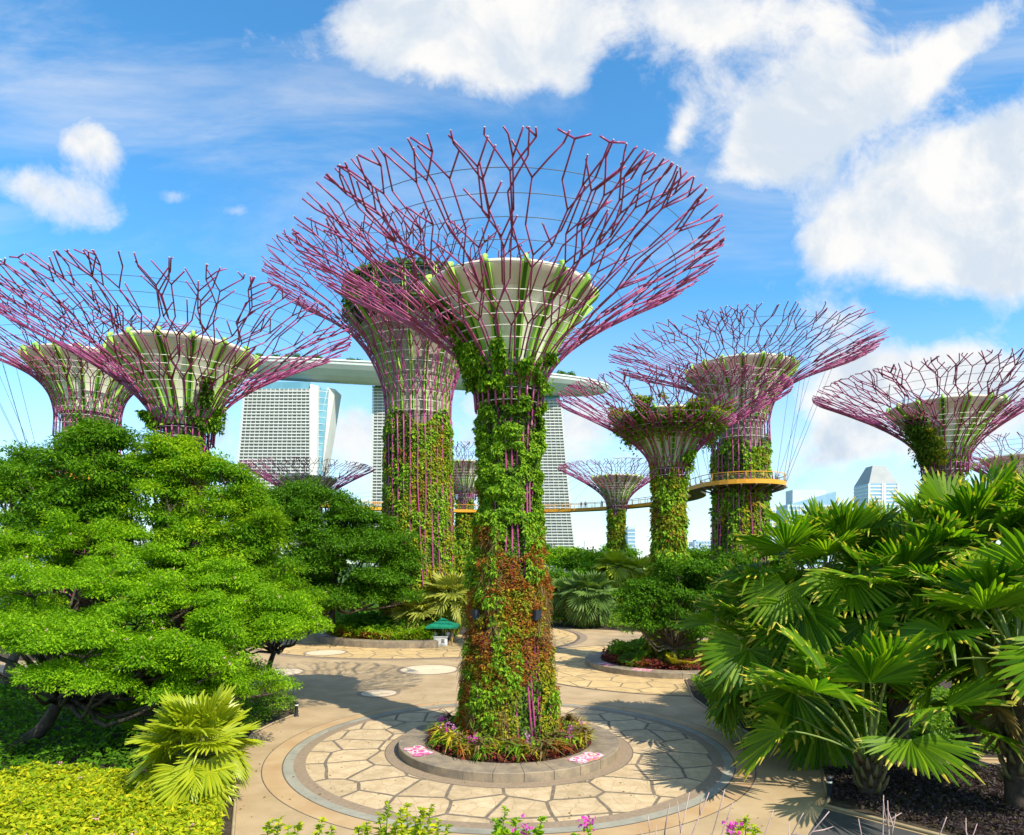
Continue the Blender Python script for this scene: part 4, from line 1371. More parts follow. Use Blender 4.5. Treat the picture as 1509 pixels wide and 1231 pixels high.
def leafy_tree(label, base, pads, m, leaf, density, trunk_r=.35, fork=None, seed=1, rz=.32, name='leafy_tree', cat='tree', bark='bark',
               group=None, flat=.45, cl=(.5, 1.0), kind='quad', asp=.45, extra=None, sub=5, lean=None, fillback=.35):
    rng = np.random.default_rng(seed)
    bx, by = base
    root = thing(name, label, cat, (bx, by, 0), 0, group)
    o = np.array((bx, by, 0))
    pads = [(np.array(at(px, py, d)) - o, rx) for px, py, d, rx in pads]
    base_n = len(pads)
    for k in range(base_n):                              # fill between neighbouring pads
        dist = [np.linalg.norm((pads[k][0] - q[0]) * (1, .5, 1.3)) + (1e9 if j == k else 0) for j, q in enumerate(pads[:base_n])]
        for j in np.argsort(dist)[:3 if base_n > 3 else 1]:
            if j > k or rng.random() < .35:
                c = (pads[k][0] + pads[j][0]) / 2 + rng.normal(0, .22, 3) * pads[k][1] * np.array((1, 1.6, .5)) + (0, fillback * pads[k][1], 0)
                pads.append((c, (pads[k][1] + pads[j][1]) / 2 * rng.uniform(.6, .85)))
    zmin = min(p[0][2] for p in pads)
    fz = fork if fork else max(1.2, zmin * .55)
    fk = np.array((0, 0, fz)) + (np.array(lean) if lean is not None else 0)
    tk = MB()
    limb(tk, (0, 0, -.1), fk, trunk_r * 1.25, trunk_r * .85, rng, 0.0, 8, 10)
    P, D, N, Ls = [], [], [], []
    for c, rx in pads:
        low = c - (0, 0, rx * rz * .7)
        limb(tk, fk + rng.normal(0, .05, 3), low, trunk_r * .55, trunk_r * .16, rng, .10, 9, 7)
        nc = max(8, int(density * rx * rx * 1.5))
        dirs = unit(rng.normal(0, 1, (nc, 3)))
        dirs[:, 2] = np.where(dirs[:, 2] < -.25, -dirs[:, 2] * .6, dirs[:, 2])
        rad = rng.random(nc) ** .42
        cc = c + dirs * rad[:, None] * np.array((rx, rx * .9, rx * rz))
        cc += rng.normal(0, .10 * rx, (nc, 3)) * (1, 1, .5)
        for k in rng.choice(nc, min(nc, sub), False):
            limb(tk, low, cc[k] - (0, 0, .2), trunk_r * .16, trunk_r * .04, rng, .05, 5, 5)
        cr = rng.uniform(*cl, nc)
        nl = np.maximum(8, (cr ** 2 * 2.6 / (leaf * leaf * asp) * 2.5).astype(int))
        for k in range(nc):
            n = nl[k]
            u = unit(rng.normal(0, 1, (n, 3))) * (rng.random(n) ** .5)[:, None]
            p = u * cr[k] * np.array((1, 1, flat))
            p[:, 2] -= (u[:, 0] ** 2 + u[:, 1] ** 2) * cr[k] * .25
            P.append(cc[k] + p)
            dd = u * (1, 1, .35) + (0, 0, -.15) + rng.normal(0, .35, (n, 3))
            D.append(dd)
            N.append(np.array((0, 0, 1)) + u * .45 + rng.normal(0, .35, (n, 3)))
            Ls.append(leaf * rng.uniform(.65, 1.3, n))
    tk.build('trunk', M[bark], root)
    P, D, N, Ls = np.concatenate(P), np.concatenate(D), np.concatenate(N), np.concatenate(Ls)
    mb = MB(); mb.leaves(P, D, N, Ls, Ls * asp, kind)
    mb.build('crown', m, root)
    if extra:
        em, frac, size = extra
        k = rng.random(len(P)) < frac
        mb = MB()
        q = P[k] + (0, 0, .12)
        for j in range(4):
            mb.leaves(q, rng.normal(0, 1, q.shape), rng.normal(0, .6, q.shape) + (0, 0, 1), size, size * .6, 'quad')
        mb.build('blossom', em, root)
    return root


rain = [(35, 800, 37, 3.2), (130, 795, 37, 3.2), (225, 822, 36, 3.1), (310, 850, 35, 2.9), (385, 885, 34, 2.3), (425, 915, 34, 1.5),
        (50, 855, 33, 3.0), (150, 865, 33, 3.0), (240, 885, 32.5, 2.8), (335, 915, 32.5, 2.6), (400, 930, 33, 1.6),
        (25, 930, 30, 2.6), (125, 945, 29.5, 2.6), (225, 955, 29.5, 2.4), (310, 975, 30, 2.2), (385, 1012, 32.5, 1.6), (335, 1005, 31.5, 1.5),
        (45, 1000, 28, 1.7), (140, 1005, 28.5, 1.6), (250, 1015, 30, 1.5), (-60, 830, 35, 3.2), (-60, 930, 31, 3)]
b = gnd(14, 1112)
leafy_tree('broad spreading feathery light green tree in the left foreground', (b[0], b[1]), rain, M['rain'], .155, 2.1, .32, 2.6, 101, .42, fillback=1.1,
           extra=(M['palepink'], .0011, .10), lean=(2.2, 0.4, 0), flat=.38, bark='darkbark')
b = gnd(398, 1002)
leafy_tree('slim tree with dark forked trunk whose feathery crown joins the big left foreground tree', (b[0], b[1]),
           [(365, 890, 50, 2.3), (428, 905, 49, 1.9), (452, 912, 49, 1.1), (395, 925, 50, 1.5), (330, 915, 52, 2.4)], M['rain'], .19, 3.0, .22, 2.2, 103, .45, bark='darkbark', lean=(.3, 0, 0))
leafy_tree('tall mid green tree with layered crown, hiding the base of the left tree towers', (at(140, 1000, 40)[0], 40),
           [(135, 632, 39, 1.4), (140, 655, 38.6, 1.9), (92, 668, 39, 2.0), (185, 655, 39, 1.9), (55, 705, 39, 2.1), (135, 705, 38, 2.3), (22, 740, 39, 2.0), (95, 750, 38, 2.4), (180, 728, 38.5, 1.6), (-10, 700, 40, 1.8), (135, 765, 37.5, 2.0), (40, 775, 38, 2)],
           M['mid'], .24, 2.6, .34, 6, 105, .72, cl=(.5, .9), asp=.42)
leafy_tree('yellow-green tree right of the tall left tree, with golden new leaves', (at(265, 1000, 38.5)[0], 38.5),
           [(235, 658, 39, 1.6), (275, 668, 38.6, 1.4), (210, 695, 38.5, 1.7), (285, 690, 38.5, 1.9), (332, 698, 38, 1.3), (345, 725, 38, 1.3), (250, 728, 37.5, 2.1), (318, 752, 37.5, 1.9), (355, 785, 37, 1.5), (285, 790, 37, 2.1), (225, 775, 38, 1.8), (345, 825, 36.8, 1.6), (385, 800, 38, 1.4), (392, 765, 38, 1.4), (372, 735, 38.5, 1.2), (400, 835, 38.5, 1.5)],
           M['lime'], .23, 2.6, .30, 6, 107, .72, cl=(.5, .9), asp=.42)
leafy_tree('darker tree at the far left edge, behind the other left trees', (at(5, 1000, 47)[0], 47),
           [(8, 690, 46, 2.2), (45, 668, 46, 1.2), (-20, 720, 46, 2.4), (30, 715, 47, 1.8)], M['mid'], .28, 2.4, .3, 8, 109, .7)
leafy_tree('large dark green tree with layered crown, in the planter left of the tallest tree tower', (at(490, 1000, 82)[0], 82),
           [(395, 738, 80, 3.2), (450, 732, 80, 4), (515, 765, 79, 4.2), (565, 800, 79, 3.6), (592, 835, 79, 2.6), (420, 785, 77, 4.5), (490, 815, 76, 4.6), (558, 855, 76, 3.8), (440, 845, 75, 4.4), (515, 885, 75, 3.6), (400, 885, 75, 3.6), (585, 880, 76, 2.2), (380, 770, 79, 3.2), (455, 890, 74.5, 3.2)],
           M['deep'], .36, 1.5, .5, 4.5, 111, .6, cl=(.8, 1.5), asp=.45)
leafy_tree('broad-leaved dark green tree in front of the right tower trunk, beside the fan palms', (at(992, 1000, 58.2)[0], 58.2),
           [(1000, 838, 57.5, 2.2), (955, 866, 57, 1.9), (1045, 845, 58, 2.5), (985, 882, 56.5, 2.4), (932, 893, 56.5, 1.5), (1050, 890, 57, 2.6), (1000, 920, 56, 2.0), (948, 926, 56, 1.4), (1085, 838, 58, 2.3), (1040, 935, 56.5, 1.9), (1010, 858, 59, 2.4)],
           M['deep'], .30, 2.3, .25, 2, 113, .62, cl=(.5, .9), asp=.5, kind='leaf')
leafy_tree('round dome-shaped dark tree on the horizon beside the right hotel tower', (at(858, 1000, 140)[0], 140), [(858, 824, 138, 5), (846, 834, 137, 4), (872, 834, 137, 4.4)], M['deep'], .8, 1.0, .5, 2.5, 115, .5, cl=(1.0, 1.8))
leafy_tree('yellow-green tree in front of the dome-shaped dark tree', (at(890, 1000, 122)[0], 122), [(888, 832, 121, 4.6), (912, 845, 120, 3.4), (868, 848, 120, 3.2)], M['lime'], .7, 1.0, .4, 2.5, 117, .5, cl=(1.0, 1.8))
leafy_tree('pale green tree between the two right tower trunks on the horizon', (at(1035, 1000, 125)[0], 125), [(1030, 822, 124, 4.8), (1058, 826, 124, 4.2), (1012, 832, 123, 3.6)], M['mid'], .7, 1.0, .4, 2.5, 119, .5, cl=(1.0, 1.8))
leafy_tree('low mid green tree just right of the nearest trunk, behind the plaza', (at(825, 1000, 108)[0], 108), [(826, 852, 107, 3.6), (812, 868, 106, 3), (846, 872, 106, 3)], M['mid'], .6, 1.1, .4, 1.5, 121, .5, cl=(.9, 1.6))
# far belt of trees
fars = []
for k, (mm, sd_) in enumerate((('mid', 131), ('deep', 132), ('lime', 133))):
    fars.append(leafy_tree('tree in the far belt on the horizon', (0, 200), [(CX, 800, 200, 6), (CX - 22, 818, 199, 5), (CX + 24, 815, 199, 5.2), (CX + 3, 812, 197, 6)], M[mm], 1.1, .55, .6, 4, sd_, .6, cl=(1.4, 2.4), group='far belt of trees', sub=2))
rng = np.random.default_rng(17)
xs = np.linspace(-190, 215, 34)
for k, x in enumerate(xs):
    loc = (x + rng.normal(0, 4), 205 + rng.uniform(-35, 40), 0)
    s_ = rng.uniform(.62, 1.0)
    if k < 3:
        o = fars[k]; o.location = loc; o.scale = (s_,) * 3; o.rotation_euler = (0, 0, rng.uniform(0, 6))
    else:
        copy_thing(fars[k % 3], loc, rng.uniform(0, 6), None, s_)

# ------------------------------------------------------------------ fan palms
FR = {}


def frond_mesh(elev, blade, pet, seed, mats, nseg=34, droop=1.0):
    key = (elev, blade, pet, seed, mats, nseg)
    if key in FR:
        return FR[key]
    rng = np.random.default_rng(seed)
    e = R(elev)
    p0 = np.array((0.08, 0, 0)); f0 = np.array((math.cos(e), 0, math.sin(e)))
    e1 = e - R(16 if elev > 20 else 22)
    f1 = np.array((math.cos(e1), 0, math.sin(e1)))
    c = curve([p0, p0 + f0 * pet * .4, p0 + f0 * pet * .65 + f1 * pet * .15, p0 + f0 * pet * .65 + f1 * pet * .35], 9)
    mb = MB()
    mb.tube(c, np.linspace(.055, .03, 9) * (blade / 2) ** .5, 6, 2)
    hub = c[-1]
    tilt = e1 - R(float(np.interp(elev, [-60, -30, 0, 30, 50, 80], [10, 42, 52, 30, 8, -6])) + 14 * rng.random())
    F = np.array((math.cos(tilt), 0, math.sin(tilt))); S = np.array((0, 1, 0)); N = np.cross(F, S)
    if N[2] < 0:
        N = -N
    roll = rng.normal(0, .22)
    S, N = S * math.cos(roll) + N * math.sin(roll), N * math.cos(roll) - S * math.sin(roll)
    span = R(rng.uniform(104, 138))
    fold = rng.uniform(.30, .60)
    da = 2 * span / nseg
    st_ = np.array([0.02, .18, .36, .54, .70, .86, 1.0])
    for i in range(nseg):
        a = -span + da * (i + .5)
        L = blade * (1.0 - .22 * (abs(a) / span) ** 2) * rng.uniform(.90, 1.06)
        hang = droop * rng.uniform(.02, .26) * (1 if rng.random() > .12 else 3.5)
        cup = fold
        v = np.zeros((7, 3, 3))
        jit = rng.normal(0, .04)
        for k, t in enumerate(st_):
            rho = L * t
            hw = rho * da * .5 if t < .72 else L * .70 * da * .5 * np.interp(t, [.70, .86, 1], [1, .70, .18])
            aa = a + jit * max(0, t - .5)
            rad = F * math.cos(aa) + S * math.sin(aa)
            tan = -F * math.sin(aa) + S * math.cos(aa)
            base = hub + rad * rho + N * cup * rho * abs(math.sin(a)) * .55 - np.array((0, 0, 1)) * L * (.05 * t ** 2 + hang * max(0, t - .45) ** 2.0 * 1.4)
            ple = hw * .75
            v[k, 0] = base - tan * hw - N * ple * .5
            v[k, 1] = base + N * ple * .5
            v[k, 2] = base + tan * hw - N * ple * .5
        f = []
        for k in range(6):
            for j in range(2):
                f.append((k * 3 + j, k * 3 + j + 1, k * 3 + 3 + j + 1, k * 3 + 3 + j))
        f = np.array(f)
        base_nv = mb.nv
        mb.add(v.reshape(-1, 3), f[:10], 0)
        mb.f.append((f[10:] + base_nv, 1 if rng.random() < .55 else 0, False))
    FR[key] = mb.mesh('frond', [M[k] for k in mats])
    return FR[key]


def fan_palm(label, loc, trunk_h, tr, nfr, blade, pet, mats=('palm', 'tip', 'stalk'), seed=1, name='fan_palm', group=None, e0=82, e1=-28, nseg=34, bark='darkbark', boots=True, az=None, scale=1.0, split=True, droop=1.0):
    rng = np.random.default_rng(seed)
    root = thing(name, label, 'palm', (loc[0], loc[1], loc[2] if len(loc) > 2 else 0), 0, group)
    root.scale = (scale,) * 3
    tk = MB()
    zs = np.linspace(-.1, trunk_h, 14)
    tk.tube(np.stack([.04 * np.sin(zs * .8), .04 * np.cos(zs), zs], 1), tr * np.interp(zs, [0, .4, trunk_h], [1.25, 1.0, .92]) * (1 + .05 * rng.normal(size=14)), 12)
    if boots:                                        # old leaf bases round the stem
        n = int(14 + trunk_h * 9)
        for k in range(n):
            z = trunk_h * (.15 + .85 * k / n); a_ = k * 2.4
            o_ = np.array((math.cos(a_), math.sin(a_), 0))
            tk.tube([o_ * tr * .8 + (0, 0, z), o_ * tr * 1.25 + (0, 0, z + .22), o_ * tr * 1.55 + (0, 0, z + .55)], [.10, .085, .03], 5, 1)
    tk.build('trunk', [M[bark], M['boot']], root)
    big = MB()
    for k in range(nfr):
        f = (k + .5) / nfr
        el = e0 + (e1 - e0) * f ** (1.65 if split else .85)
        el = int(round(el / 18) * 18)
        a_ = k * 2.39996 + rng.normal(0, .25) if az is None else az(k, rng)
        me = frond_mesh(el, blade, pet, int(rng.integers(0, 3)), mats, nseg, droop)
        if split:
            o = put('frond', me, root, (0, 0, trunk_h * .93 + rng.uniform(-.25, .15)))
            o.rotation_euler = (rng.normal(0, .08), rng.normal(0, .08), a_)
            o.scale = (rng.uniform(.85, 1.12),) * 3
        else:
            n_ = len(me.vertices); co = np.zeros(n_ * 3, np.float32); me.vertices.foreach_get('co', co); co = co.reshape(-1, 3)
            ca, sa = math.cos(a_), math.sin(a_)
            v = np.stack([co[:, 0] * ca - co[:, 1] * sa, co[:, 0] * sa + co[:, 1] * ca, co[:, 2] + trunk_h * .95], 1)
            b0 = big.nv
            big.v.append(v); big.nv += n_
            lt = np.zeros(len(me.polygons), np.int32); me.polygons.foreach_get('loop_total', lt)
            mi = np.zeros(len(me.polygons), np.int32); me.polygons.foreach_get('material_index', mi)
            ls = np.zeros(len(me.polygons), np.int32); me.polygons.foreach_get('loop_start', ls)
            lv = np.zeros(len(me.loops), np.int32); me.loops.foreach_get('vertex_index', lv)
            sel = lt == 4
            for mk in (0, 1, 2):
                q = ls[sel & (mi == mk)]
                if len(q):
                    big.f.append((np.stack([lv[q + j] for j in range(4)], 1) + b0, mk, False))
    if split and trunk_h > 4:                             # old brown fronds hanging against the stem
        for k in range(int(rng.integers(2, 5))):
            o = put('dead_frond', frond_mesh(-54, blade * .8, pet * .6, k % 2, ('dry', 'dry', 'dry'), 26, 1.5), root, (0, 0, trunk_h * .9))
            o.rotation_euler = (rng.normal(0, .1), rng.normal(0, .1), rng.uniform(0, 6.28))
    if not split:
        big.build('crown', [M[k] for k in mats], root)
    return root


M['boot'] = mat('old_leaf_base', (0.16, 0.12, 0.06), .85, (0.09, 0.10, 0.03), 3)
PG = None
g = gnd(1283, 1178)
fan_palm('short fan palm with a stubby leaf-base trunk at the front of the dark bed', g, 1.7, .42, 18, 2.4, 4.0, seed=201, e1=20)
g = gnd(1322, 1132)
fan_palm('tall fan palm with thick dark trunk, just right of the stubby one', g, 7.2, .46, 26, 2.5, 2.9, seed=202, boots=False, e1=-10)
g = gnd(1500, 1195)
fan_palm('fan palm at the right edge, its trunk cut by the frame', g, 6.2, .42, 25, 2.45, 3.0, seed=203, e1=-5)
g = at(1215, 900, 33)
fan_palm('fan palm at the top left of the big right clump, reaching above the walkway level', (g[0], 33, 0), 8.5, .4, 30, 2.5, 3.0, seed=204, e1=-22)
g = at(1425, 900, 30)
fan_palm('tallest fan palm of the right clump, with huge upright fans', (g[0], 30, 0), 9.2, .42, 28, 2.6, 3.1, seed=205, e1=-18)
g = at(1130, 950, 35)
fan_palm('lowest left fan palm of the right clump, drooping over the path', (g[0], 35, 0), 5.0, .38, 27, 2.5, 3.1, seed=206, e1=-20)
g = at(1172, 950, 33.2)
fan_palm('fan palm in front of the lowest left one, its fans hanging over the kerb', (g[0], 33.2, 0), 3.4, .36, 24, 2.4, 2.7, seed=209, e1=-12)
g = at(1560, 900, 29)
fan_palm('fan palm rising at the top right corner of the clump', (g[0], 29, 0), 9.7, .42, 26, 2.6, 2.9, seed=207, e1=-18)
g = at(1330, 900, 36)
fan_palm('fan palm in the middle back of the right clump', (g[0], 36, 0), 8.3, .4, 28, 2.5, 3.0, seed=208, e1=-20)
# left: the bright short palm and the dark ones under the tree
g = gnd(292, 1192)
fan_palm('bright yellow-green fan palm between the flowering hedge and the path', g, 2.1, .22, 46, 1.5, 1.3, ('palmy', 'palmy', 'stalk'), 211, e1=-30, nseg=30)
g = gnd(215, 1105)
fan_palm('dark fan palm in the shade under the spreading tree', g, 1.0, .2, 14, 1.5, 1.5, ('palm', 'palm', 'stalk'), 212, e1=-5, nseg=28)
g = gnd(262, 1068)
fan_palm('second shaded fan palm under the spreading tree, farther back', g, 1.1, .2, 14, 1.5, 1.5, ('palm', 'palm', 'stalk'), 213, e1=-5, nseg=28)
# middle distance
g = at(868, 920, 96)
fan_palm('big dark blue-green fan palm at the back of the plaza, right of the nearest trunk', (g[0], 96, 0), 4.5, .4, 44, 2.6, 2.4, ('palmb', 'palmb', 'stalk'), 221, e1=-45, nseg=24, split=False)
for px, d_, h_, mt, lb, b_ in ((617, 79.5, 2.4, 'palml', 'pale yellowish fan palm left of the green parasol', 2.3), (662, 80.5, 4.6, 'palml', 'taller pale fan palm behind the green parasol', 2.5),
                               (905, 116, 8, 'palmy', 'small yellow-green palm left of the small distant tower trunk', 2.6), (940, 118, 7, 'palmy', 'small palm right of the small distant tower trunk', 2.6),
                               (832, 100, 4, 'palmb', 'fan palm half behind the nearest trunk at the back of the plaza', 2.2), (598, 80, 1.4, 'lime', 'low pale fan palm beside the long curved planter', 1.5)):
    g = at(px, 900, d_)
    fan_palm(lb, (g[0], d_, .5), h_, .25, 34, b_, b_ * .75, (mt, mt, 'stalk'), 230 + px, e1=-45, nseg=20, split=False, boots=False)

# ------------------------------------------------------------------ hedges, ground cover
def cover(name, pts_fn, n, m, leaf, zf, label=None, cat=None, kind='leaf', asp=.5, seed=1, stuff=True, parent=None, up=.8):
    rng = np.random.default_rng(seed)
    x, y = pts_fn(rng, n)
    k = len(x)
    nn_ = vnoise(np.stack([x * .9, y * .9, x * 0], 1), seed) * .65 + vnoise(np.stack([x * 2.7, y * 2.7, x * 0], 1), seed + 3) * .35
    top = zf(x, y) * (.55 + .75 * nn_)
    z = top * (1 - .75 * rng.random(k) ** 2.2)
    P = np.stack([x, y, z], 1)
    d = rng.normal(0, 1, (k, 3)) * (1, 1, .45) + (0, 0, .15)
    nr = rng.normal(0, .45, (k, 3)) + (0, -.15, up)
    L = leaf * rng.uniform(.6, 1.35, k)
    mb = MB(); mb.leaves(P, d, nr, L, L * asp, kind)
    o = mb.build(name, m, parent)
    if stuff and parent is None:
        tag(o, label, cat, None, 'stuff')
    return o, P


def in_poly(poly):
    poly = np.array(poly)
    def f(rng, n):
        lo, hi = poly.min(0), poly.max(0)
        x = rng.uniform(lo[0], hi[0], n); y = rng.uniform(lo[1], hi[1], n)
        ins = np.zeros(n, bool)
        j = len(poly) - 1
        for i in range(len(poly)):
            c = ((poly[i, 1] > y) != (poly[j, 1] > y)) & (x < (poly[j, 0] - poly[i, 0]) * (y - poly[i, 1]) / (poly[j, 1] - poly[i, 1] + 1e-12) + poly[i, 0])
            ins ^= c; j = i
        return x[ins], y[ins]
    return f


flat = lambda h: (lambda x, y: np.full(len(x), h))
hd = thing('hedge', 'clipped yellow-green flowering hedge in the bottom left corner', 'hedge', (0, 0, 0))
hp = [(-24, 27.0), (-20, 27.6), (-15.5, 27.2), (-12.4, 25.6), (-10.2, 23.2), (-9.3, 20.5), (-9.0, 18.2), (-22, 18.2)]
_, P = cover('foliage', in_poly(hp), 60000, M['hedge'], .20, flat(1.05), seed=5, stuff=False, parent=hd)
rng = np.random.default_rng(4)
q = P[(P[:, 2] > .85)][::800]
mb = MB()
for k in range(14):
    mb.leaves(q + rng.normal(0, .05, q.shape) + (0, 0, .12), rng.normal(0, 1, q.shape), rng.normal(0, .5, q.shape) + (0, 0, 1), .08, .06, 'quad')
mb.build('flower', M['palepink'], hd)
mb = MB(); hb = np.array(hp) * .97 + np.array(hp).mean(0) * .03
mb.poly([(x, y, .35) for x, y in hb]); mb.build('dark_base', M['soil'], hd)  # flat soil-coloured sheet inside the hedge foliage

lb = gpts([(352, 1105), (374, 1080), (407, 1064), (439, 1050), (432, 1036), (410, 1024), (340, 1012), (240, 1030), (240, 1110)])
cover('ground_cover', in_poly(lb), 15000, M['cover'], .20, flat(.75), 'leafy green ground cover along the left kerb', 'ground cover', seed=7)
lb2 = gpts([(345, 1105), (250, 1030), (200, 1010), (60, 1010)]) + [(-40, 48), (-40, 26), (-24, 27), (-14, 27.5)]
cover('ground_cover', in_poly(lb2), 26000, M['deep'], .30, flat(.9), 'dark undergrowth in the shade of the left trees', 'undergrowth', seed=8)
rb = gpts([(1018, 1010), (1030, 1030), (1066, 1055), (1114, 1081), (1168, 1100), (1242, 1112), (1478, 1116)]) + [(33, 33), (36, 40), (30, 46), (22, 50), (14, 50)]
cover('ground_cover', in_poly(rb), 46000, M['cover'], .26, lambda x, y: .55 + .35 * np.clip((y - 33) / 10, 0, 1), 'low leafy green hedge band behind the right-hand path', 'ground cover', seed=9)
mb_ = gpts([(1217, 1136), (1220, 1160), (1227, 1182), (1420, 1236), (1600, 1280)]) + [(33.5, 22), (35, 30)]
cover('ground_cover', in_poly(mb_), 30000, M['purpleleaf'], .17, flat(.30), 'dark purple ground cover in the bed under the fan palms', 'ground cover', seed=10)


def ring_pts(c, r0, r1, a0=0, a1=360):
    def f(rng, n):
        r = np.sqrt(rng.uniform(r0 * r0, r1 * r1, n)); a_ = np.radians(rng.uniform(a0, a1, n))
        return c[0] + r * np.cos(a_), c[1] + r * np.sin(a_)
    return f


cover('ground_cover', ring_pts(TREE_A, 2.4, 4.12), 5200, M['burgundy'], .22, lambda x, y: .36 + .42 * np.ones(len(x)), 'low burgundy foliage filling the planter of the nearest tree tower', 'ground cover', seed=11)
cover('ground_cover', ring_pts(TREE_A, 2.2, 3.7), 7000, M['vine'], .22, lambda x, y: .4 + .55 * np.ones(len(x)), 'green leafy filler at the foot of the nearest trunk', 'ground cover', seed=12)
cover('ground_cover', ring_pts(TCP, 3, 6.3), 9000, M['burgundy'], .28, lambda x, y: .45 + .55 * np.ones(len(x)), 'burgundy foliage in the right planter', 'ground cover', seed=13)
cover('ground_cover', ring_pts(TCP, 2.2, 5.6, 20, 200), 6000, M['cover'], .32, lambda x, y: .5 + 1.3 * np.ones(len(x)), 'green foliage at the back of the right planter', 'ground cover', seed=14)
cover('ground_cover', ring_pts(T3P, 7.5, 11.4, 150, 287), 12000, M['lime'], .34, lambda x, y: .6 + 1.2 * np.ones(len(x)), 'yellow-green low plants in the long curved planter', 'ground cover', seed=15)
cover('ground_cover', ring_pts(T3P, 9.5, 11.4, 185, 262), 4500, M['rust'], .30, lambda x, y: .6 + .8 * np.ones(len(x)), 'reddish low plants at the front of the long curved planter', 'ground cover', seed=16)
cover('ground_cover', ring_pts(T3P, 4.5, 9.5, 150, 300), 8000, M['deep'], .42, lambda x, y: .6 + 2.0 * np.ones(len(x)), 'dark shrubby growth around the foot of the tallest tree tower', 'ground cover', seed=18)
cover('ground_cover', in_poly([(-3.2, 88), (-2.0, 95), (6, 98), (14, 94), (22, 89), (30, 76), (40, 80), (40, 112), (-6, 112)]), 26000, M['cover'], .5, lambda x, y: 1.0 + 1.4 * np.clip((y - 95) / 12, 0, 1), 'green bushes along the back edge of the plaza', 'ground cover', seed=17)
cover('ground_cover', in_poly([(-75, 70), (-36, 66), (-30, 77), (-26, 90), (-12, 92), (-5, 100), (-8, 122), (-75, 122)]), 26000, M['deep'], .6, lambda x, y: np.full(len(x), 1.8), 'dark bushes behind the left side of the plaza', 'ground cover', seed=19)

# ------------------------------------------------------------------ small plants in the planters
def rosette(mb, n, L, W, rng, el=(20, 75), m=0, kind='arch', z=0, bend=.25, spread=.03):
    a_ = rng.uniform(0, 2 * PI, n); e = np.radians(rng.uniform(*el, n))
    o_ = np.stack([np.cos(a_), np.sin(a_), 0 * a_], 1)
    d = o_ * np.cos(e)[:, None] + np.array((0, 0, 1)) * np.sin(e)[:, None]
    nr = np.array((0, 0, 1)) * np.cos(e)[:, None] - o_ * np.sin(e)[:, None]
    mb.leaves(o_ * spread + (0, 0, z), d, nr, L * rng.uniform(.75, 1.15, n), W, kind, m, bend)


def plant_proto(kind, rng):
    if kind == 'orchid':
        lf = MB(); rosette(lf, 26, .55, .05, rng, (35, 80))
        fl = MB()
        for s_ in range(4):
            a_ = rng.uniform(0, 2 * PI); h_ = rng.uniform(.6, .95)
            tip = np.array((.22 * math.cos(a_), .22 * math.sin(a_), h_))
            fl.tube([(0, 0, .1), tip * (.6, .6, .6), tip], [.012, .010, .006], 4, 1)
            n = 16
            p = tip * np.array((1, 1, 1)) - np.array((0, 0, 1)) * rng.random((n, 1)) * .38 + rng.normal(0, .045, (n, 3))
            fl.leaves(p, rng.normal(0, 1, (n, 3)), rng.normal(0, 1, (n, 3)), .085, .07, 'quad')
        return [('leaves', lf, [M['cover']]), ('flower_spike', fl, None)]
    if kind == 'bromeliad':
        lf = MB(); rosette(lf, 30, .5, .06, rng, (25, 80), bend=.3); return [('leaves', lf, None)]
    if kind == 'cycad':
        lf = MB()
        for k in range(26):
            a_ = k * 2.4; e = R(18 + 62 * ((k * .618) % 1))
            o_ = np.array((math.cos(a_), math.sin(a_), 0))
            t = np.linspace(.12, 1, 22)
            ax = o_[None] * (np.cos(e) * 1.5 * t)[:, None] + np.array((0, 0, 1)) * (1.5 * np.sin(e) * t - .45 * t * t)[:, None]
            lf.tube(ax[::7], .012, 4, 0)
            s_ = np.array((-o_[1], o_[0], 0))
            for sg in (-1, 1):
                dd = s_[None] * sg + o_[None] * .55 + (0, 0, .25)
                dd = np.repeat(dd, len(t), 0)
                lf.leaves(ax, dd, np.repeat(np.array([[0, 0, 1.0]]) - o_[None] * .3, len(t), 0), .30 * np.sin(PI * np.clip(t, .12, .97)) + .05, .035, 'blade')
        return [('leaves', lf, None)]


def plant_set(kind, mats, spots, label, group, name, zb, scale=(.8, 1.2), seed=1):
    rng = np.random.default_rng(seed)
    protos = []
    for mt in mats:
        r_ = thing(name, label, 'plant', (0, 0, 0), 0, group)
        for nm, mbb, fixed in plant_proto(kind, rng):
            mbb.build(nm, fixed or [mt, M['stalk']], r_)
        protos.append(r_)
    for k, (x, y) in enumerate(spots):
        s_ = rng.uniform(*scale)
        p = protos[k % len(protos)]
        if k < len(protos):
            p.location = (x, y, zb); p.rotation_euler = (0, 0, rng.uniform(0, 6)); p.scale = (s_,) * 3
        else:
            copy_thing(p, (x, y, zb), rng.uniform(0, 6), None, s_)


def polar(c, r, a_):
    return (c[0] + r * math.cos(R(a_)), c[1] + r * math.sin(R(a_)))


rng = np.random.default_rng(77)
plant_set('orchid', [M['pink'], M['lilac']], [polar(TREE_A, rng.uniform(2.9, 3.8), a_) for a_ in (178, 190, 200, 212, 240, 283, 325, 342, 352, 4, 168)], 'green strap-leaved orchid with magenta flower spikes in the near planter', 'orchids round the nearest trunk', 'orchid_plant', .34, (.9, 1.35), 3)
plant_set('bromeliad', [M['yellowleaf'], M['dry'], M['cover'], M['rust']], [polar(TREE_A, rng.uniform(3.0, 4.0), a_) for a_ in np.arange(0, 360, 6.0)], 'spiky rosette plant in the near planter', 'bromeliads round the nearest trunk', 'bromeliad', .34, (1.3, 2.3), 4)
plant_set('cycad', [M['mid'], M['yellowleaf']], [polar(TCP, 5.0, 222), polar(TCP, 5.2, 262)], 'feathery cycad in the right planter', 'cycads in the right planter', 'cycad', .42, (1.3, 1.45), 5)
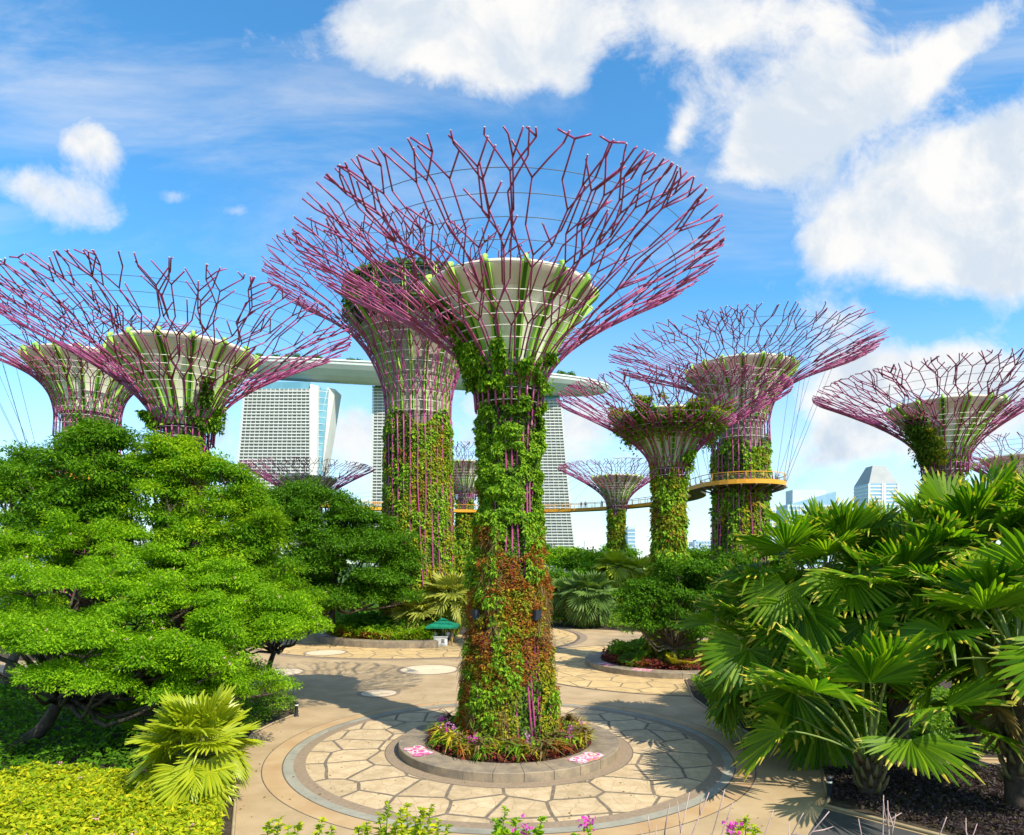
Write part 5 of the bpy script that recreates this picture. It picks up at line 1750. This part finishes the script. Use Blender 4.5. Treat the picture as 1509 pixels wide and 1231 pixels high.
plant_set('bromeliad', [M['yellowleaf'], M['cover'], M['rust']], [polar(TCP, rng.uniform(4.2, 5.9), a_) for a_ in np.arange(190, 330, 9)], 'rosette plant among burgundy leaves in the right planter', 'bromeliads in the right planter', 'bromeliad', .42, (1.2, 1.9), 6)
plant_set('bromeliad', [M['yellowleaf'], M['cover'], M['rust'], M['palml']], [polar(T3P, rng.uniform(8.5, 11.2), a_) for a_ in np.arange(180, 286, 3.4)], 'rosette plant in the long curved planter', 'bromeliads in the long planter', 'bromeliad', .55, (1.6, 2.8), 7)
for i_, o in enumerate([o for o in list(sc.objects) if o.name.startswith('cycad') and o.get('label')]):
    o['label'] = ('dark green feathery cycad at the left end of the right planter', 'yellow-green feathery cycad in front of the broad-leaved tree')[i_ % 2]
    del o['group']

# ------------------------------------------------------------------ stall, bollards, floodlights
M['parasol'] = mat('green_canvas', (0.0, 0.20, 0.115), .75, (0.0, 0.165, 0.09), 2)
M['metal'] = mat('brushed_metal', (.5, .5, .5), .35, metal=.8)
M['terracotta'] = mat('terracotta', (.42, .20, .08), .8, (.36, .16, .06), 4)
M['bollard'] = mat('dark_blue_grey_paint', (.028, .035, .05), .45)
M['rope'] = mat('red_rope', (.45, .04, .03), .8)
sg_ = at(652, 946, 76.2)
px_ = thing('parasol', 'square dark green market parasol over the drinks counter', 'parasol', (sg_[0], 76.6, 0))
mb = MB(); q = 1.78
mb.add([(-q, -q, 2.25), (q, -q, 2.25), (q, q, 2.25), (-q, q, 2.25), (0, 0, 2.95)], np.array([(0, 1, 4), (1, 2, 4), (2, 3, 4), (3, 0, 4)]))
mb.add([(-q, -q, 2.25), (q, -q, 2.25), (q, q, 2.25), (-q, q, 2.25), (-q, -q, 2.02), (q, -q, 2.02), (q, q, 2.02), (-q, q, 2.02)], np.array([(4, 5, 1, 0), (5, 6, 2, 1), (6, 7, 3, 2), (7, 4, 0, 3)]))
q2 = .5
mb.add([(-q2, -q2, 2.86), (q2, -q2, 2.86), (q2, q2, 2.86), (-q2, q2, 2.86), (0, 0, 3.12)], np.array([(0, 1, 4), (1, 2, 4), (2, 3, 4), (3, 0, 4)]))
mb.build('canopy', M['parasol'], px_)
mb = MB(); mb.tube([(0, 0, .05), (0, 0, 3.05)], .035, 8)
for dx, dy in ((-1, -1), (1, -1), (1, 1), (-1, 1)):
    mb.tube([(0, 0, 2.85), (dx * q * .98, dy * q * .98, 2.24)], .018, 4)
mb.build('pole', M['metal'], px_)
mb = MB(); mb.box((0, 0, .06), (.8, .8, .11)); mb.build('base', M['bollard'], px_)
kt = thing('drinks_counter', 'white rounded drinks counter under the green parasol', 'counter', (sg_[0] - .15, 75.6, 0))
mb = MB()
prof = [(-.75, -.35), (.55, -.35), (.75, -.2), (.75, .35), (-.75, .35)]
v = [(x, y, 0.02) for x, y in prof] + [(x * 1.02, y * 1.02, 1.0) for x, y in prof]
mb.add(v, np.array([(i, (i + 1) % 5, 5 + (i + 1) % 5, 5 + i) for i in range(5)])); mb.add(v[5:], [0, 1, 2, 3, 4])
mb.build('body', M['white'], kt)
mb = MB(); mb.box((0, 0, 1.045), (1.75, .9, .07)); mb.build('counter_top', M['hullrim'], kt)
mb = MB(); mb.poly([(.1, -.362, .35), (.5, -.362, .35), (.5, -.365, .8), (.1, -.365, .8)]); mb.build('front_panel', CL['grey'], kt)
person((sg_[0] - .9, 76.3, 0), .1, 'white', 'black', 'person in white standing behind the left end of the drinks counter')
person((sg_[0] + 1.1, 75.9, 0), 2.2, 'grey', 'yellow', 'person in yellow shorts standing right of the drinks counter')
person((sg_[0] + .55, 76.5, 0), .3, 'white', 'navy', 'person in white and navy under the middle of the green parasol')
for k, lb in enumerate(('potted plant at the far left of the drinks counter', 'potted plant right beside the drinks counter')):
    x = sg_[0] - 1.9 + .75 * k
    pp = thing('potted_plant', 'terracotta ' + lb, 'potted plant', (x, 75.2, 0), 0, None)
    mb = MB(); mb.lathe([(.02, .02), (.20, .02), (.30, .50), (.33, .50), (.33, .58), (.27, .58), (.25, .5), (.02, .48)], 20); mb.build('pot', M['terracotta'], pp)
    mb = MB(); rosette(mb, 40, .8, .14, np.random.default_rng(k), (30, 85), z=.5); mb.build('leaves', M['lime'], pp)
for k in range(4):
    x = sg_[0] + 2.5 + 1.35 * k
    lbs = ('nearest to the parasol', 'second from the parasol', 'third from the parasol', 'farthest from the parasol')[k]
    bp_ = thing('barrier_post', 'steel rope barrier post, ' + lbs, 'barrier post', (x, 75.6, 0), 0, 'rope barrier posts')
    mb = MB(); mb.tube([(0, 0, .03), (0, 0, .95)], .03, 8); mb.build('post', M['metal'], bp_)
    mb = MB(); mb.lathe([(.02, .0), (.18, .0), (.18, .03), (.03, .06)], 20); mb.build('base', M['metal'], bp_)
    if k < 3:
        mb = MB(); t_ = np.linspace(0, 1, 9); mb.tube(np.stack([t_ * 1.35, 0 * t_, .88 - .35 * 4 * t_ * (1 - t_) * .6], 1), .025, 6); mb.build('rope', M['rope'], bp_)


def bollard(px, py, label):
    g = gnd(px, py)
    b_ = thing('bollard', label, 'bollard', g)
    mb = MB(); mb.lathe([(.10, .05), (.10, .78), (.115, .78), (.115, .88), (.10, .92), (.005, .94)], 20); mb.build('post', M['bollard'], b_)
    mb = MB(); mb.lathe([(.11, .66), (.112, .66), (.112, .74), (.11, .74)], 20); mb.build('light_band', M['hullrim'], b_)
    mb = MB(); mb.lathe([(.15, 0), (.15, .05), (.10, .06)], 20); mb.build('base_plate', M['bollard'], b_)


bollard(437, 1056, 'dark bollard on the left kerb of the plaza')
bollard(1222, 1178, 'dark bollard at the corner of the purple bed under the fan palms')
for k, (a_, z) in enumerate(((308, 6.9), (222, 6.9))):
    f_ = thing('floodlight', 'dark floodlight box fixed to the ' + ('right' if k == 0 else 'left') + ' side of the nearest trunk', 'floodlight', (TREE_A[0] + 2.05 * math.cos(R(a_)), TREE_A[1] + 2.05 * math.sin(R(a_)), z), R(a_))
    f_.scale = (.75,) * 3
    mb = MB(); mb.hexa([(.0, -.2, -.35), (.32, -.2, -.30), (.32, .2, -.30), (0, .2, -.35), (.05, -.24, .35), (.45, -.24, .30), (.45, .24, .30), (.05, .24, .35)]); mb.build('housing', M['bollard'], f_)
    mb = MB(); mb.tube([(-.5, 0, -.1), (.1, 0, 0)], .05, 6); mb.build('bracket', M['bollard'], f_)
    mb = MB(); mb.box((.25, 0, .34), (.3, .4, .02)); mb.build('lens', M['glassd'], f_)

# ------------------------------------------------------------------ the overlook planter just below the frame, with sprigs
ter = thing('terrace_planter', 'concrete planter of the overlook the photograph is taken from', 'planter', (0, 5.0, 0))
mb = MB(); mb.box((0, 0, 3.0), (16, 3.0, 6.0)); mb.build('wall', M['concrete'], ter)
mb = MB(); mb.box((0, 1.38, 6.15), (16, .24, .3)); mb.box((0, -1.38, 6.15), (16, .24, .3)); mb.build('rim', M['kerb'], ter)
mb = MB(); mb.box((0, 0, 6.05), (15.9, 2.5, .1)); mb.build('soil', M['soil'], ter)


def sprig_plant(name, label, cat, spots, d, m, flower=None, leaf=.08, seed=1, bare=False, group=None):
    rng = np.random.default_rng(seed)
    c = at(spots[0][0], 1300, d)
    root = thing(name, label, cat, (c[0], d, 6.1), 0, group)
    o = np.array((c[0], d, 6.1))
    st_, lf, fl = MB(), MB(), MB()
    for px, py, fw in spots:
        dd = d + rng.uniform(-.5, .5)
        tip = np.array(at(px, py - (8 if bare else 4), dd)) - o
        foot = np.array((tip[0] * .35 + rng.normal(0, .06), rng.normal(0, .08), 0))
        c_ = curve([foot, foot * .5 + tip * .5 + rng.normal(0, .05, 3), tip], 14)
        st_.tube(c_, np.linspace(.011, .0035, 14) if not bare else np.linspace(.010, .004, 14), 5)
        if bare:
            for q in range(3):
                k = int(rng.integers(5, 12))
                e = c_[k] + (tip - foot) * .12 + rng.normal(0, .10, 3)
                st_.tube([c_[k], (c_[k] + e) / 2 + rng.normal(0, .015, 3), e], [.006, .005, .003], 4)
            continue
        n = 80
        t_ = 1 - .6 * rng.random(n) ** 1.5
        p = np.stack([np.interp(t_ * 13, np.arange(14), c_[:, k]) for k in range(3)], 1)
        a_ = rng.uniform(0, 2 * PI, n)
        dr = np.stack([np.cos(a_), np.sin(a_), rng.uniform(-.1, .7, n)], 1)
        L = leaf * rng.uniform(.7, 1.3, n) * np.interp(t_, [.35, .85, 1], [1.2, 1.0, .55])
        lf.leaves(p, dr, np.array((0, 0, 1)) + rng.normal(0, .4, (n, 3)), L, L * .6, 'leaf')
        if fw:
            n = 26
            p = tip + rng.normal(0, .03, (n, 3))
            fl.leaves(p, rng.normal(0, 1, (n, 3)), rng.normal(0, 1, (n, 3)), .04, .036, 'leaf')
    st_.build('stems', M['twig'] if bare else M['stalk'], root)
    if lf.nv:
        lf.build('leaves', m, root)
    if fl.nv:
        fl.build('flowers', flower, root)


sprig_plant('shrub', 'light green leafy shrub poking up at the bottom, left of centre', 'shrub', [(572, 1188, 0), (590, 1196, 0), (600, 1190, 0), (560, 1205, 0), (622, 1198, 0), (634, 1192, 0), (646, 1212, 0), (540, 1216, 0), (612, 1210, 0), (585, 1214, 0), (660, 1222, 0), (528, 1224, 0)], 5.4, M['hedge'], seed=1)
sprig_plant('shrub', 'small leafy sprigs at the bottom edge above the flowering hedge end', 'shrub', [(398, 1216, 0), (412, 1210, 0), (440, 1218, 0), (475, 1212, 0), (490, 1222, 0), (425, 1224, 0)], 5.4, M['hedge'], seed=2)
sprig_plant('bougainvillea', 'magenta bougainvillea sprigs at the bottom centre', 'flowering shrub', [(735, 1236, 0), (754, 1234, 1), (776, 1230, 1), (788, 1238, 0), (745, 1196, 0), (800, 1208, 0), (762, 1212, 0), (730, 1214, 0)], 5.4, M['lime'], M['pink'], seed=3)
sprig_plant('bougainvillea', 'single pink-tipped sprig right of the magenta bougainvillea', 'flowering shrub', [(866, 1218, 1), (850, 1234, 0), (840, 1238, 0)], 5.4, M['lime'], M['pink'], seed=4)
sprig_plant('shrub', 'light green sprig among the bare pink twigs', 'shrub', [(1088, 1214, 0), (1100, 1210, 0), (1112, 1222, 0), (1080, 1224, 1)], 5.6, M['hedge'], M['pink'], seed=5)
sprig_plant('bare_shrub', 'leafless shrub with pale pinkish twigs at the bottom right', 'shrub', [(955, 1210, 0), (985, 1200, 0), (1016, 1176, 0), (1045, 1176, 0), (1068, 1172, 0), (1080, 1190, 0), (1140, 1202, 0), (1184, 1206, 0), (1222, 1204, 0)], 5.5, None, seed=6, bare=True)
sprig_plant('bare_shrub', 'leafless pale twigs crossing below the stubby fan palm', 'shrub', [(1302, 1180, 0), (1308, 1188, 0), (1320, 1208, 0), (1395, 1212, 0), (1440, 1222, 0), (1265, 1215, 0)], 5.5, None, seed=7, bare=True)

# fallen leaves on the paving
rng = np.random.default_rng(99)
n = 900
P = np.stack([rng.uniform(-16, 16, n), rng.uniform(23, 60, n), np.full(n, .03)], 1)
P = P[(np.hypot(P[:, 0] - TREE_A[0], P[:, 1] - TREE_A[1]) > 5.8) & (vnoise(P * .25, 5) > .45)]
mb = MB()
L = rng.uniform(.06, .16, len(P))
mb.leaves(P, rng.normal(0, 1, P.shape) * (1, 1, .08), np.array((0, 0, 1)) + rng.normal(0, .12, P.shape), L, L * .5, 'leaf')
tag(mb.build('fallen_leaves', M['dry']), 'small dry leaves scattered over the plaza paving', 'fallen leaves', None, 'stuff')
